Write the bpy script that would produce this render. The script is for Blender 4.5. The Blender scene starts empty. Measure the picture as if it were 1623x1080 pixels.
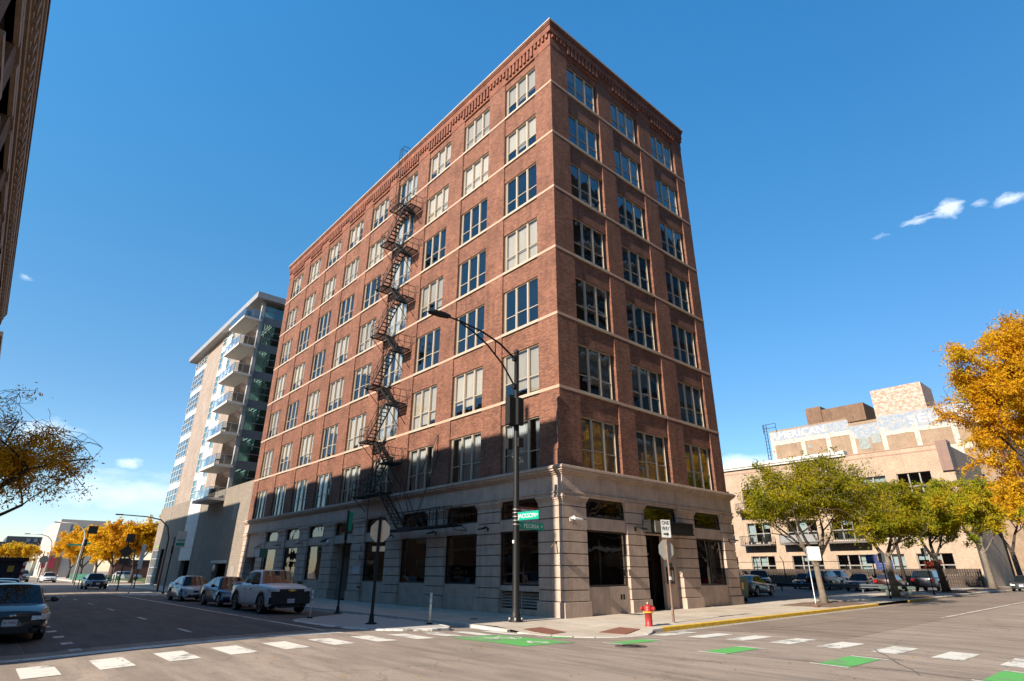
import bpy, math, random
import numpy as np
from mathutils import Vector, Matrix
random.seed(7)
R = math.radians
scn = bpy.context.scene
COL = scn.collection
PI = math.pi

# ------------------------------------------------------------------ terrain
def rise(y): return min(max(y * .0105, 0), .5)
def hz(x, y):
    u = (y + 11) / 6.4; v = (x - 10.3) / 5.4
    cj = .17 * (1 - u * u) if abs(u) < 1 else 0
    cp = .10 * (1 - v * v) if abs(v) < 1 else 0
    return -.14 + max(cj, cp) + rise(y)

# ------------------------------------------------------------------ node helpers
MATS = {}
def newmat(name):
    m = bpy.data.materials.new(name); m.use_nodes = True
    nt = m.node_tree; nt.nodes.clear()
    out = nt.nodes.new('ShaderNodeOutputMaterial')
    MATS[name] = m
    return m, nt, out
def N(nt, t, **kw):
    n = nt.nodes.new(t)
    for k, v in kw.items():
        if k in n.inputs: n.inputs[k].default_value = v
        else: setattr(n, k, v)
    return n
def L(nt, a, b): nt.links.new(a, b)
def mixc(nt, fac, a, b, mode='MIX'):
    n = nt.nodes.new('ShaderNodeMix'); n.data_type = 'RGBA'; n.blend_type = mode
    for sock, v in ((n.inputs[0], fac), (n.inputs[6], a), (n.inputs[7], b)):
        if hasattr(v, 'links'): L(nt, v, sock)
        elif isinstance(v, (int, float)): sock.default_value = v
        else: sock.default_value = (*v, 1)
    return n.outputs[2]
def ramp(nt, src, stops):
    n = nt.nodes.new('ShaderNodeValToRGB'); L(nt, src, n.inputs[0])
    el = n.color_ramp.elements
    while len(el) < len(stops): el.new(.5)
    for e, (p, c) in zip(el, stops):
        e.position = p; e.color = (*c, 1) if len(c) == 3 else c
    return n.outputs[0]
def noise(nt, vec, scale, detail=4, rough=.6, dist=0):
    n = N(nt, 'ShaderNodeTexNoise'); n.inputs['Scale'].default_value = scale
    n.inputs['Detail'].default_value = detail; n.inputs['Roughness'].default_value = rough
    n.inputs['Distortion'].default_value = dist
    if vec is not None: L(nt, vec, n.inputs['Vector'])
    return n.outputs['Fac']
def objco(nt): return nt.nodes.new('ShaderNodeTexCoord').outputs['Object']
def mapping(nt, vec, scale=(1, 1, 1), rot=(0, 0, 0), loc=(0, 0, 0)):
    n = nt.nodes.new('ShaderNodeMapping'); L(nt, vec, n.inputs[0])
    n.inputs['Scale'].default_value = scale; n.inputs['Rotation'].default_value = rot; n.inputs['Location'].default_value = loc
    return n.outputs[0]
def bumpn(nt, h, strength, dist=.02):
    n = N(nt, 'ShaderNodeBump'); n.inputs['Strength'].default_value = strength; n.inputs['Distance'].default_value = dist
    L(nt, h, n.inputs['Height']); return n.outputs[0]
def princ(nt, out, col, rough=.6, metal=0, spec=.5, coat=0, normal=None):
    b = nt.nodes.new('ShaderNodeBsdfPrincipled')
    if hasattr(col, 'links'): L(nt, col, b.inputs['Base Color'])
    else: b.inputs['Base Color'].default_value = (*col, 1)
    if hasattr(rough, 'links'): L(nt, rough, b.inputs['Roughness'])
    else: b.inputs['Roughness'].default_value = rough
    b.inputs['Metallic'].default_value = metal
    b.inputs['Specular IOR Level'].default_value = spec
    b.inputs['Coat Weight'].default_value = coat
    if normal is not None: L(nt, normal, b.inputs['Normal'])
    L(nt, b.outputs[0], out.inputs[0])
    return b

def M(name, col, rough=.6, metal=0, var=.15, vs=2.0, bump=0, bs=30, spec=.5, coat=0, streak=0):
    """plain surface with irregular tone, optional vertical dirt streaks and fine bump"""
    if name in MATS: return MATS[name]
    m, nt, out = newmat(name); co = objco(nt)
    c = tuple(col)
    f = noise(nt, co, vs, 5, .65)
    lo = tuple(x * (1 - var) for x in c); hi = tuple(min(1, x * (1 + var)) for x in c)
    cc = ramp(nt, f, [(.25, lo), (.75, hi)])
    if streak:
        s = noise(nt, mapping(nt, co, (3, 3, .25)), 1.2, 6, .7)
        s = ramp(nt, s, [(.48, (1, 1, 1)), (.8, (1 - streak,) * 3)])
        cc = mixc(nt, 1, cc, s, 'MULTIPLY')
    nrm = bumpn(nt, noise(nt, co, bs, 4), bump) if bump else None
    princ(nt, out, cc, rough, metal, spec, coat, nrm)
    return m

def brickmat(name, c1, c2, mortar, bw=.215, bh=.075, msize=.010, bump=.5, dist=.012, patch=.3, rough=.85, soot=.38):
    if name in MATS: return MATS[name]
    m, nt, out = newmat(name); co = objco(nt)
    sp = nt.nodes.new('ShaderNodeSeparateXYZ'); L(nt, co, sp.inputs[0])
    ad = N(nt, 'ShaderNodeMath', operation='ADD'); L(nt, sp.outputs[0], ad.inputs[0]); L(nt, sp.outputs[1], ad.inputs[1])
    cb = nt.nodes.new('ShaderNodeCombineXYZ'); L(nt, ad.outputs[0], cb.inputs[0]); L(nt, sp.outputs[2], cb.inputs[1])
    b = nt.nodes.new('ShaderNodeTexBrick'); L(nt, cb.outputs[0], b.inputs[0])
    b.inputs['Color1'].default_value = (*c1, 1); b.inputs['Color2'].default_value = (*c2, 1); b.inputs['Mortar'].default_value = (*mortar, 1)
    b.inputs['Scale'].default_value = 1; b.inputs['Mortar Size'].default_value = msize
    b.inputs['Brick Width'].default_value = bw; b.inputs['Row Height'].default_value = bh; b.inputs['Bias'].default_value = -.1
    n1 = noise(nt, co, .55, 5, .6)
    n2 = noise(nt, mapping(nt, co, (1, 1, 3)), 3.2, 5, .75)
    cc = mixc(nt, 1, b.outputs['Color'], ramp(nt, n1, [(.3, (1 - patch,) * 3), (.7, (1 + patch * .5,) * 3)]), 'MULTIPLY')
    cc = mixc(nt, 1, cc, ramp(nt, n2, [(.32, (.70,) * 3), (.68, (1.2,) * 3)]), 'MULTIPLY')
    if soot:
        s = noise(nt, mapping(nt, co, (2.2, 2.2, .22)), 1, 5, .65)
        cc = mixc(nt, 1, cc, ramp(nt, s, [(.5, (1, 1, 1)), (.78, (1 - soot,) * 3)]), 'MULTIPLY')
    inv = N(nt, 'ShaderNodeMath', operation='SUBTRACT'); inv.inputs[0].default_value = 1; L(nt, b.outputs['Fac'], inv.inputs[1])
    ad2 = N(nt, 'ShaderNodeMath', operation='MULTIPLY_ADD'); L(nt, noise(nt, cb.outputs[0], 9, 2), ad2.inputs[0]); ad2.inputs[1].default_value = .8; L(nt, inv.outputs[0], ad2.inputs[2])
    princ(nt, out, cc, rough, normal=bumpn(nt, ad2.outputs[0], bump, dist), spec=.3)
    return m

def glassmat(name, tint=(.55, .6, .6), base=.10, gain=1.0, rough=.0, wav=.25, refl=(1, 1, 1)):
    """thin window glass: sees what is behind it, reflects what is before it"""
    if name in MATS: return MATS[name]
    m, nt, out = newmat(name); co = objco(nt)
    fr = N(nt, 'ShaderNodeFresnel', IOR=1.5)
    ma = N(nt, 'ShaderNodeMath', operation='MULTIPLY_ADD', use_clamp=True); L(nt, fr.outputs[0], ma.inputs[0]); ma.inputs[1].default_value = gain; ma.inputs[2].default_value = base
    tr = N(nt, 'ShaderNodeBsdfTransparent'); tr.inputs[0].default_value = (*tint, 1)
    gl = N(nt, 'ShaderNodeBsdfGlossy'); gl.inputs['Roughness'].default_value = rough; gl.inputs['Color'].default_value = (*refl, 1)
    oi = nt.nodes.new('ShaderNodeObjectInfo'); cx = nt.nodes.new('ShaderNodeVectorMath'); cx.operation = 'MULTIPLY_ADD'; L(nt, oi.outputs['Location'], cx.inputs[0]); cx.inputs[1].default_value = (3.7, 5.1, 2.3); L(nt, co, cx.inputs[2])
    nn = bumpn(nt, noise(nt, mapping(nt, cx.outputs[0], (1, 1, .5)), 1.0, 2, .4), wav, .045); L(nt, nn, gl.inputs['Normal'])
    mx = nt.nodes.new('ShaderNodeMixShader'); L(nt, ma.outputs[0], mx.inputs[0]); L(nt, tr.outputs[0], mx.inputs[1]); L(nt, gl.outputs[0], mx.inputs[2])
    L(nt, mx.outputs[0], out.inputs[0])
    return m

def leafmat(name, cols, scale=.6, trans=.45):
    if name in MATS: return MATS[name]
    m, nt, out = newmat(name); co = objco(nt)
    n1 = noise(nt, co, scale, 3, .6); n2 = noise(nt, co, 9, 2, .8)
    ad = N(nt, 'ShaderNodeMath', operation='MULTIPLY_ADD'); L(nt, n2, ad.inputs[0]); ad.inputs[1].default_value = .9
    sb = N(nt, 'ShaderNodeMath', operation='SUBTRACT'); L(nt, n1, sb.inputs[0]); sb.inputs[1].default_value = .45; L(nt, sb.outputs[0], ad.inputs[2])
    k = len(cols)
    cc = ramp(nt, ad.outputs[0], [(.22 + .56 * i / (k - 1), c) for i, c in enumerate(cols)])
    d = N(nt, 'ShaderNodeBsdfDiffuse'); t = N(nt, 'ShaderNodeBsdfTranslucent'); L(nt, cc, d.inputs[0]); L(nt, cc, t.inputs[0])
    mx = nt.nodes.new('ShaderNodeMixShader'); mx.inputs[0].default_value = trans
    L(nt, d.outputs[0], mx.inputs[1]); L(nt, t.outputs[0], mx.inputs[2]); L(nt, mx.outputs[0], out.inputs[0])
    return m

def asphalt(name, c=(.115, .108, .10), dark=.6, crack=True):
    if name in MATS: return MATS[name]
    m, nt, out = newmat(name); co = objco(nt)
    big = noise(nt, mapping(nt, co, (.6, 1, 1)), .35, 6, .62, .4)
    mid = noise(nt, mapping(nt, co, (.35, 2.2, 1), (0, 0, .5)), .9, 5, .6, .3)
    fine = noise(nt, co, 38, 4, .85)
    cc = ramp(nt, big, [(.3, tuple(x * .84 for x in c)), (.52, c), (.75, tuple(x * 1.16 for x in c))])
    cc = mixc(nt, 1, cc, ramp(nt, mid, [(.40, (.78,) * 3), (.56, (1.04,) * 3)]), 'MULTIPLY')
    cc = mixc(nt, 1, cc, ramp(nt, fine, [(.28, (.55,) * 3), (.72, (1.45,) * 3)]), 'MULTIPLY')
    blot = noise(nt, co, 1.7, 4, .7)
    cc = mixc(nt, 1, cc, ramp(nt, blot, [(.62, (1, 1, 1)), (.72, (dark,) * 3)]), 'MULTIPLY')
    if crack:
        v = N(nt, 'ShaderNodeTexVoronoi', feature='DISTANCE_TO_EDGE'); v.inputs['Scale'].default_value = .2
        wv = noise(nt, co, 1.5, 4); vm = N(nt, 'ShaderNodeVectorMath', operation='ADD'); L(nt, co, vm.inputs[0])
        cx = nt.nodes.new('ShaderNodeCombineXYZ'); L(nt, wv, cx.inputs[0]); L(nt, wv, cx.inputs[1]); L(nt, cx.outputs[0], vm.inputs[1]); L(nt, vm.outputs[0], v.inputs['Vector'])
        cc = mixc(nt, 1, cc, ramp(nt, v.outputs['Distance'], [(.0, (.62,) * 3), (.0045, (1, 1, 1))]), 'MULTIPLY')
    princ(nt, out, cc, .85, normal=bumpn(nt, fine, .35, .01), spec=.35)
    return m

# ------------------------------------------------------------------ mesh builder
class MB:
    def __init__(s): s.v = []; s.f = []; s.sm = []
    def add(s, vs, fs, smooth=False):
        o = len(s.v); s.v += [tuple(v) for v in vs]
        for f in fs: s.f.append(tuple(i + o for i in f)); s.sm.append(smooth)
        return s
    def box(s, x0, y0, z0, x1, y1, z1):
        if x0 > x1: x0, x1 = x1, x0
        if y0 > y1: y0, y1 = y1, y0
        if z0 > z1: z0, z1 = z1, z0
        return s.add([(x0, y0, z0), (x1, y0, z0), (x1, y1, z0), (x0, y1, z0), (x0, y0, z1), (x1, y0, z1), (x1, y1, z1), (x0, y1, z1)],
              [(0, 3, 2, 1), (4, 5, 6, 7), (0, 1, 5, 4), (1, 2, 6, 5), (2, 3, 7, 6), (3, 0, 4, 7)])
    def cbox(s, c, d): return s.box(c[0] - d[0] / 2, c[1] - d[1] / 2, c[2] - d[2] / 2, c[0] + d[0] / 2, c[1] + d[1] / 2, c[2] + d[2] / 2)
    def quad(s, *p): return s.add(p, [tuple(range(len(p)))])
    def bar(s, p, q, w, h=None):
        h = h or w; p = Vector(p); q = Vector(q); d = (q - p)
        if d.length < 1e-6: return s
        d.normalize(); up = Vector((0, 0, 1)) if abs(d.z) < .95 else Vector((1, 0, 0))
        a = d.cross(up).normalized() * w / 2; b = a.normalized().cross(d).normalized() * h / 2
        vs = [p - a - b, p + a - b, p + a + b, p - a + b, q - a - b, q + a - b, q + a + b, q - a + b]
        return s.add(vs, [(0, 1, 2, 3), (7, 6, 5, 4), (0, 4, 5, 1), (1, 5, 6, 2), (2, 6, 7, 3), (3, 7, 4, 0)])
    def tube(s, pts, rs, n=8, cap=True, smooth=True):
        pts = [Vector(p) for p in pts]
        if not hasattr(rs, '__len__'): rs = [rs] * len(pts)
        vs = []; prev = None
        for i, p in enumerate(pts):
            d = (pts[min(i + 1, len(pts) - 1)] - pts[max(i - 1, 0)])
            if d.length < 1e-9: d = Vector((0, 0, 1))
            d.normalize()
            if prev is None:
                up = Vector((0, 0, 1)) if abs(d.z) < .9 else Vector((1, 0, 0)); a = d.cross(up).normalized()
            else:
                a = (prev - d * prev.dot(d)); a = a.normalized() if a.length > 1e-6 else d.orthogonal().normalized()
            prev = a; b = d.cross(a)
            for k in range(n):
                t = 2 * PI * k / n; vs.append(p + (a * math.cos(t) + b * math.sin(t)) * rs[i])
        fs = []
        for i in range(len(pts) - 1):
            for k in range(n): fs.append((i * n + k, i * n + (k + 1) % n, (i + 1) * n + (k + 1) % n, (i + 1) * n + k))
        s.add(vs, fs, smooth)
        if cap:
            o = len(s.v) - len(vs)
            s.f.append(tuple(o + k for k in range(n))[::-1]); s.sm.append(False)
            s.f.append(tuple(o + (len(pts) - 1) * n + k for k in range(n))); s.sm.append(False)
        return s
    def lathe(s, prof, c=(0, 0, 0), n=16, axis='z'):
        vs = []
        for r, z in prof:
            for k in range(n):
                t = 2 * PI * k / n; a, b = r * math.cos(t), r * math.sin(t)
                vs.append((c[0] + a, c[1] + b, c[2] + z) if axis == 'z' else (c[0] + a, c[1] + z, c[2] + b) if axis == 'y' else (c[0] + z, c[1] + a, c[2] + b))
        fs = [(i * n + k, i * n + (k + 1) % n, (i + 1) * n + (k + 1) % n, (i + 1) * n + k) for i in range(len(prof) - 1) for k in range(n)]
        fs.append(tuple(range(n))[::-1]); fs.append(tuple((len(prof) - 1) * n + k for k in range(n)))
        return s.add(vs, fs, True)
    def prism(s, poly, z0, z1):
        n = len(poly); vs = [(x, y, z0) for x, y in poly] + [(x, y, z1) for x, y in poly]
        return s.add(vs, [tuple(range(n))[::-1], tuple(range(n, 2 * n))] + [(i, (i + 1) % n, n + (i + 1) % n, n + i) for i in range(n)])
    def slab(s, poly3, t):                       # polygon in space with thickness vector t
        n = len(poly3); t = Vector(t); a = [Vector(p) for p in poly3]; b = [p + t for p in a]
        return s.add(a + b, [tuple(range(n))[::-1], tuple(range(n, 2 * n))] + [(i, (i + 1) % n, n + (i + 1) % n, n + i) for i in range(n)])
    def xform(s, mat):
        s.v = [tuple(mat @ Vector(v)) for v in s.v]; return s
    def mesh(s, name, m=None):
        me = bpy.data.meshes.new(name); me.from_pydata(s.v, [], s.f)
        if any(s.sm): me.polygons.foreach_set('use_smooth', s.sm)
        if m: me.materials.append(m)
        me.update()
        return me
    def build(s, name, m, parent=None, world=False, bev=0, recalc=True):
        if world and parent is not None:
            o = Vector((0, 0, 0)); p = parent
            while p is not None: o += p.location; p = p.parent
            s.v = [tuple(Vector(v) - o) for v in s.v]
        me = s.mesh(name, m)
        if recalc:
            import bmesh
            bm = bmesh.new(); bm.from_mesh(me); bmesh.ops.recalc_face_normals(bm, faces=bm.faces); bm.to_mesh(me); bm.free()
        ob = bpy.data.objects.new(name, me); COL.objects.link(ob)
        if parent is not None: ob.parent = parent
        if bev:
            md = ob.modifiers.new('bevel', 'BEVEL'); md.width = bev; md.segments = 2; md.limit_method = 'ANGLE'; md.angle_limit = R(40)
        return ob

def tag(o, label=None, cat=None, group=None, kind=None):
    if label: o['label'] = label
    if cat: o['category'] = cat
    if group: o['group'] = group
    if kind: o['kind'] = kind
    return o
def thing(name, label, cat, loc=(0, 0, 0), rz=0, group=None):
    o = bpy.data.objects.new(name, None); COL.objects.link(o); o.location = loc; o.rotation_euler = (0, 0, rz); o.empty_display_size = .3
    return tag(o, label, cat, group)
def place(name, me, parent, loc=(0, 0, 0), rot=(0, 0, 0), scale=(1, 1, 1)):
    o = bpy.data.objects.new(name, me); COL.objects.link(o); o.parent = parent; o.location = loc; o.rotation_euler = rot; o.scale = scale
    return o
def copy_tree(o, parent=None):
    c = o.copy(); COL.objects.link(c)
    if parent is not None: c.parent = parent
    for ch in list(o.children): copy_tree(ch, c)
    return c
def dup(o, loc, rz, label, group=None):
    c = copy_tree(o); c.location = loc; c.rotation_euler = (0, 0, rz); c['label'] = label
    if group: c['group'] = group
    return c
def text_mesh(name, s, size, m, ext=.004, align='CENTER'):
    cu = bpy.data.curves.new('t', 'FONT'); cu.body = s; cu.size = size; cu.extrude = ext; cu.align_x = align; cu.align_y = 'CENTER'; cu.resolution_u = 3
    o = bpy.data.objects.new('t', cu); COL.objects.link(o)
    bpy.context.view_layer.update()
    me = bpy.data.meshes.new_from_object(o.evaluated_get(bpy.context.evaluated_depsgraph_get())); me.name = name
    bpy.data.objects.remove(o); me.materials.clear(); me.materials.append(m)
    return me
def letters(s, size, m, parent, loc, rot, sx=1, name='lettering', ext=.004):
    return place(name, text_mesh(name, s, size, m, ext), parent, loc, rot, (sx, 1, 1))
S_FACE = (PI / 2, 0, 0)          # text reading on a south-facing surface
E_FACE = (PI / 2, 0, PI / 2)     # text reading on an east-facing surface

# ------------------------------------------------------------------ common materials
brick_red = brickmat('red_brick', (.32, .130, .074), (.175, .064, .042), (.20, .12, .085), bump=.9, dist=.02)
stone_trim = M('stone_trim', (.45, .28, .195), .8, var=.12, bump=.15)
limestone = M('painted_stone', (.445, .33, .26), .75, var=.20, vs=1.6, bump=.5, bs=9, streak=.3)
limestone_dk = M('stone_joint', (.16, .13, .105), .9)
alu_beige = M('bronze_beige_frame', (.40, .33, .25), .45, var=.06)
black_metal = M('black_metal', (.014, .013, .012), .6, var=.2, spec=.25)
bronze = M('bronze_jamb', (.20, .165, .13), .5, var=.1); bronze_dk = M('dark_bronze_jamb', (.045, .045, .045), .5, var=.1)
dark_frame = M('dark_window_frame', (.025, .022, .02), .4, var=.1)
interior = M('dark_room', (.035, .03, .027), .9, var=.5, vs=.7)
ceiling_m = M('room_ceiling', (.22, .21, .2), .9)
def clothmat(name, a, b):
    m, nt, out = newmat(name); oi = nt.nodes.new('ShaderNodeObjectInfo'); co = objco(nt)
    cc = ramp(nt, oi.outputs['Random'], [(0, a), (1, b)]); n = noise(nt, mapping(nt, co, (1, 1, .12)), 5, 3)
    cc = mixc(nt, 1, cc, ramp(nt, n, [(.3, (.86,) * 3), (.7, (1.05,) * 3)]), 'MULTIPLY'); princ(nt, out, cc, .85); return m
blind_m = clothmat('roller_blind', (.36, .31, .24), (.60, .53, .43))
curtain_m = clothmat('curtain_cloth', (.42, .43, .43), (.62, .64, .66))
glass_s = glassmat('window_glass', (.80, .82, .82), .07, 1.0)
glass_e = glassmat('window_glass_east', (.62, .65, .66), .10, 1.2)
glass_dk = glassmat('shop_glass', (.45, .43, .42), .06, 1.0)
glass_blue = glassmat('blue_glass', (.30, .50, .52), .16, 1.2)
white_paint = M('white_paint', (.78, .77, .73), .6, var=.08)
steel = M('galvanised_steel', (.42, .42, .42), .45, .6, var=.15)
roof_m = M('roof_tar', (.08, .08, .08), .9)
# ================================================================== MAIN BRICK BUILDING
LB, WB = 42.1, 14.5
SO = [(1.38 + 4.56 * k, 4.31 + 4.56 * k) for k in range(9)]          # south openings (distance west of the corner)
EO = [(1.47, 4.47), (5.82, 8.88), (10.38, 13.38)]          # east openings (distance north)
SILL = [6.30, 10.11, 14.0, 17.9, 21.8, 25.7, 29.6]
HEAD = [8.85, 12.68, 16.62, 20.45, 24.33, 28.05, 32.0]
def fb(mb, side, u0, u1, d0, d1, z0, z1):
    """box in facade coordinates: u along the wall from the street corner, d outwards"""
    if side == 'S': mb.box(-u1, -d1, z0, -u0, -d0, z1)
    else: mb.box(d0, u0, z0, d1, u1, z1)
bld = thing('brick_building', 'eight storey red brick corner loft building on a pale rusticated stone base', 'building')
wall = MB()
ZT = 32.56
wall.box(-1.38, 0, 6.26, 0, 1.47, ZT)                                # corner pier
wall.box(-LB, 0, 6.26, -LB + (LB - SO[8][1]), 1.2, ZT)
wall.box(-1.2, EO[2][1], 6.26, 0, WB, ZT)
for k in range(8): fb(wall, 'S', SO[k][1], SO[k + 1][0], -.5, 0, 6.26, ZT)
for k in range(2): fb(wall, 'E', EO[k][1], EO[k + 1][0], -.5, 0, 6.26, ZT)
for side, OO in (('S', SO), ('E', EO)):
    for (a, b) in OO:
        for i in range(7):
            z0 = HEAD[i]; z1 = SILL[i + 1] - .14 if i < 6 else ZT
            fb(wall, side, a, b, -.5, -.07, z0, z1)
# west and north party walls
wall.box(-LB, 1.2, 0, -LB + .3, WB, 34.2); wall.box(-LB + .3, WB - .3, 0, -1.2, WB, 34.2)
wall.build('wall', brick_red, bld)
# frieze with corbel teeth
fr = MB()
def rect_ring(mb, e, z0, z1):
    mb.box(-LB - e * .3, -e, z0, e, 1.0, z1)                         # south band incl. corner
    mb.box(-1.0, 1.0, z0, e, WB + e * .5, z1)                        # east band
rect_ring(fr, .03, ZT, 33.55)
rect_ring(fr, .17, 33.552, 34.05)
rect_ring(fr, .22, 34.052, 34.17)
rect_ring(fr, .27, 34.172, 34.30)
fr.box(-LB - .05, 0.9, 33.0, -LB + .6, WB, 34.28); fr.box(-LB, WB - .5, 33.0, -1, WB + .05, 34.28)
def in_bay(u, OO): return any(a - .05 <= u <= b + .05 for a, b in OO)
u = .12
while u < LB - .15:
    fb(fr, 'S', u, u + .19, .028, .15, 32.78 if in_bay(u + .1, SO) else 33.2, 33.553)
    u += .347
u = .10
while u < WB - .1:
    fb(fr, 'E', u, u + .19, .028, .15, 32.78 if in_bay(u + .1, EO) else 33.2, 33.553)
    u += .347
fr.build('frieze', brickmat('frieze_brick', (.33, .12, .07), (.22, .075, .046), (.14, .07, .05), bump=.4), bld)
cp = MB(); cp.box(-LB - .12, -.31, 34.302, .31, .3, 34.40); cp.box(-.25, .3, 34.302, .31, WB + .2, 34.40); cp.box(-LB - .12, .3, 34.302, -LB + .25, WB + .2, 34.40); cp.box(-LB + .25, WB - .1, 34.302, -.25, WB + .2, 34.40)
cp.build('coping', M('coping_stone', (.42, .36, .29), .8, streak=.3), bld)
rf = MB(); rf.box(-LB + .3, 1.0, 33.6, -1.0, WB - .3, 33.8); rf.build('roof', roof_m, bld)
# string courses over the piers and sills in the bays
for i in range(1, 7):
    z = SILL[i]
    bd = MB(); bd.box(-1.37, -.022, z - .155, .022, 1.46, z); bd.build('string_course', stone_trim, bld)
    for side, p, q in [('S', SO[k][1], SO[k + 1][0]) for k in range(8)] + [('S', SO[8][1], LB + .02)] + [('E', EO[k][1], EO[k + 1][0]) for k in range(2)] + [('E', EO[2][1], WB + .02)]:
        bd = MB(); fb(bd, side, p + .01, q - .01, -.1, .022, z - .155, z); bd.build('string_course', stone_trim, bld)
sill_m = M('sill_stone', (.43, .345, .26), .8, streak=.25)
# rooms behind the glass: dark core, ceilings, partition piers
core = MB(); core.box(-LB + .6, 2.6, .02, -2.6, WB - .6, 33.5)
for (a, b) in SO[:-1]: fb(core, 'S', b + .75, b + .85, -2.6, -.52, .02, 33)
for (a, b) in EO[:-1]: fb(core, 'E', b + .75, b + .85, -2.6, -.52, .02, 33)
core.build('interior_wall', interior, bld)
ce = MB()
for i in range(7):
    z = HEAD[i] + .10
    ce.box(-LB + .6, .52, z, -2.6, 2.6, z + .5); ce.box(-2.6, 1.5, z, -.52, WB - .5, z + .5)
ce.build('ceiling', ceiling_m, bld)

# --- windows
def window_meshes(side, w, h):
    w = w - (.13 if side == 'S' else .27)
    f = MB(); t = .05
    fb(f, side, 0, t, -.13, 0, 0, h); fb(f, side, w - t, w, -.13, 0, 0, h)
    fb(f, side, t, w - t, -.12, -.004, h - t, h); fb(f, side, t, w - t, -.12, -.004, 0, t)
    for q in (1, 2): fb(f, side, w * q / 3 - .05, w * q / 3 + .05, -.14, .012, t, h - t)
    zt = h * .36
    for q in range(3):
        a = t if q == 0 else w * q / 3 + .05; b = w - t if q == 2 else w * (q + 1) / 3 - .05
        zq = zt + (.05 if q == 1 else 0)
        fb(f, side, a, b, -.10, -.02, zq - .022, zq + .022)
        fb(f, side, a, a + .018, -.09, -.03, t, h - t); fb(f, side, b - .018, b, -.09, -.03, t, h - t)
    g = MB()
    for q in range(3):
        a = t + .019 if q == 0 else w * q / 3 + .069; b = w - t - .019 if q == 2 else w * (q + 1) / 3 - .069
        zq = zt + (.05 if q == 1 else 0)
        for z0, z1 in ((t, zq - .022), (zq + .022, h - t)):
            if side == 'S': g.quad((-b, .06, z0), (-a, .06, z0), (-a, .06, z1), (-b, .06, z1))
            else: g.quad((-.06, a, z0), (-.06, b, z0), (-.06, b, z1), (-.06, a, z1))
    return f.mesh('window_frame', alu_beige), g
BL = {6: [.68, .97, .85, 'c', .5, .8, .6, .9, .7], 5: [.7, .95, .9, 'c', .9, .88, 1, .8, .75], 4: [.0, .0, .1, 'c', .1, 0, .1, .0, .7],
      3: [1, 0, .92, 'c', .9, .9, 0, .8, .9], 2: [.0, .22, 0, 'c', .2, .7, .8, .1, .85], 1: [.82, .8, .9, 'c', .85, .2, .7, .75, .9],
      0: ['c', 'c', 'c', 'c', 'c', 'c', .4, 'c', .6]}
BE = {6: [.55, .55, .5], 5: [.2, .6, .1], 4: [0, .1, .2], 3: [0, 0, .1], 2: [.1, 0, .1], 1: [.75, .4, .7], 0: [.95, 'c', .8]}
rnd = random.Random(3)
for side, OO, BB, gm in (('S', SO, BL, glass_s), ('E', EO, BE, glass_e)):
    for i in range(7):
        w = OO[0][1] - OO[0][0]; h = HEAD[i] - SILL[i] - .014
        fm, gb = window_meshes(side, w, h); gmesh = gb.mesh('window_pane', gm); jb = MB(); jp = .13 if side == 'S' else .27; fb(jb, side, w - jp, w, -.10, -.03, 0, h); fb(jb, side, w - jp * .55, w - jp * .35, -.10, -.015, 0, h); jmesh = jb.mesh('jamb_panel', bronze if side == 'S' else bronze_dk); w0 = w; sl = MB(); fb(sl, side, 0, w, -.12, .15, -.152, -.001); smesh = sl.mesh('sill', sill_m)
        for k, (a, b) in enumerate(OO):
            wl = (-a, .13, SILL[i] + .013) if side == 'S' else (-.13, a, SILL[i] + .013)
            wo = place('window', fm, bld, wl)
            place('pane', gmesh, wo)
            if i: place('sill', smesh, wo)
            place('jamb_panel', jmesh, wo)
            v = BB[i][k]; bm_ = MB(); w = w0 - jp
            for q in range(3):
                x0 = w * q / 3 + .045; x1 = w * (q + 1) / 3 - .045
                if v == 'c':                                         # hanging curtain, in folds
                    n = 14; gap = rnd.random() < .25
                    xe = x1 if not gap else x0 + (x1 - x0) * .6
                    cols = []
                    for j in range(n + 1):
                        xx = x0 + (xe - x0) * j / n; dd = .2 + .045 * math.sin(j * 2.1 + q) 
                        cols.append((xx, dd))
                    for j in range(n):
                        (xa, da), (xb, db) = cols[j], cols[j + 1]
                        P4 = [(xa, da, .05), (xb, db, .05), (xb, db, h - .08), (xa, da, h - .08)]
                        bm_.quad(*[(-x, d, z) if side == 'S' else (-d, x, z) for x, d, z in P4])
                    continue
                vv = v
                if v > .15: vv = min(1, max(.1, v + rnd.uniform(-.22, .18) * (q != 1) + (rnd.random() < .12) * -.3))
                if vv < .12: continue
                z0 = h * (1 - vv) if vv < 1 else .08
                fb(bm_, side, x0, x1, -.17, -.155, z0, h - .06)
                fb(bm_, side, x0, x1, -.18, -.145, z0 - .03, z0)
            if bm_.v: bm_.build('curtain' if v == 'c' else 'blind', curtain_m if v == 'c' else blind_m, wo, recalc=False)

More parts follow.
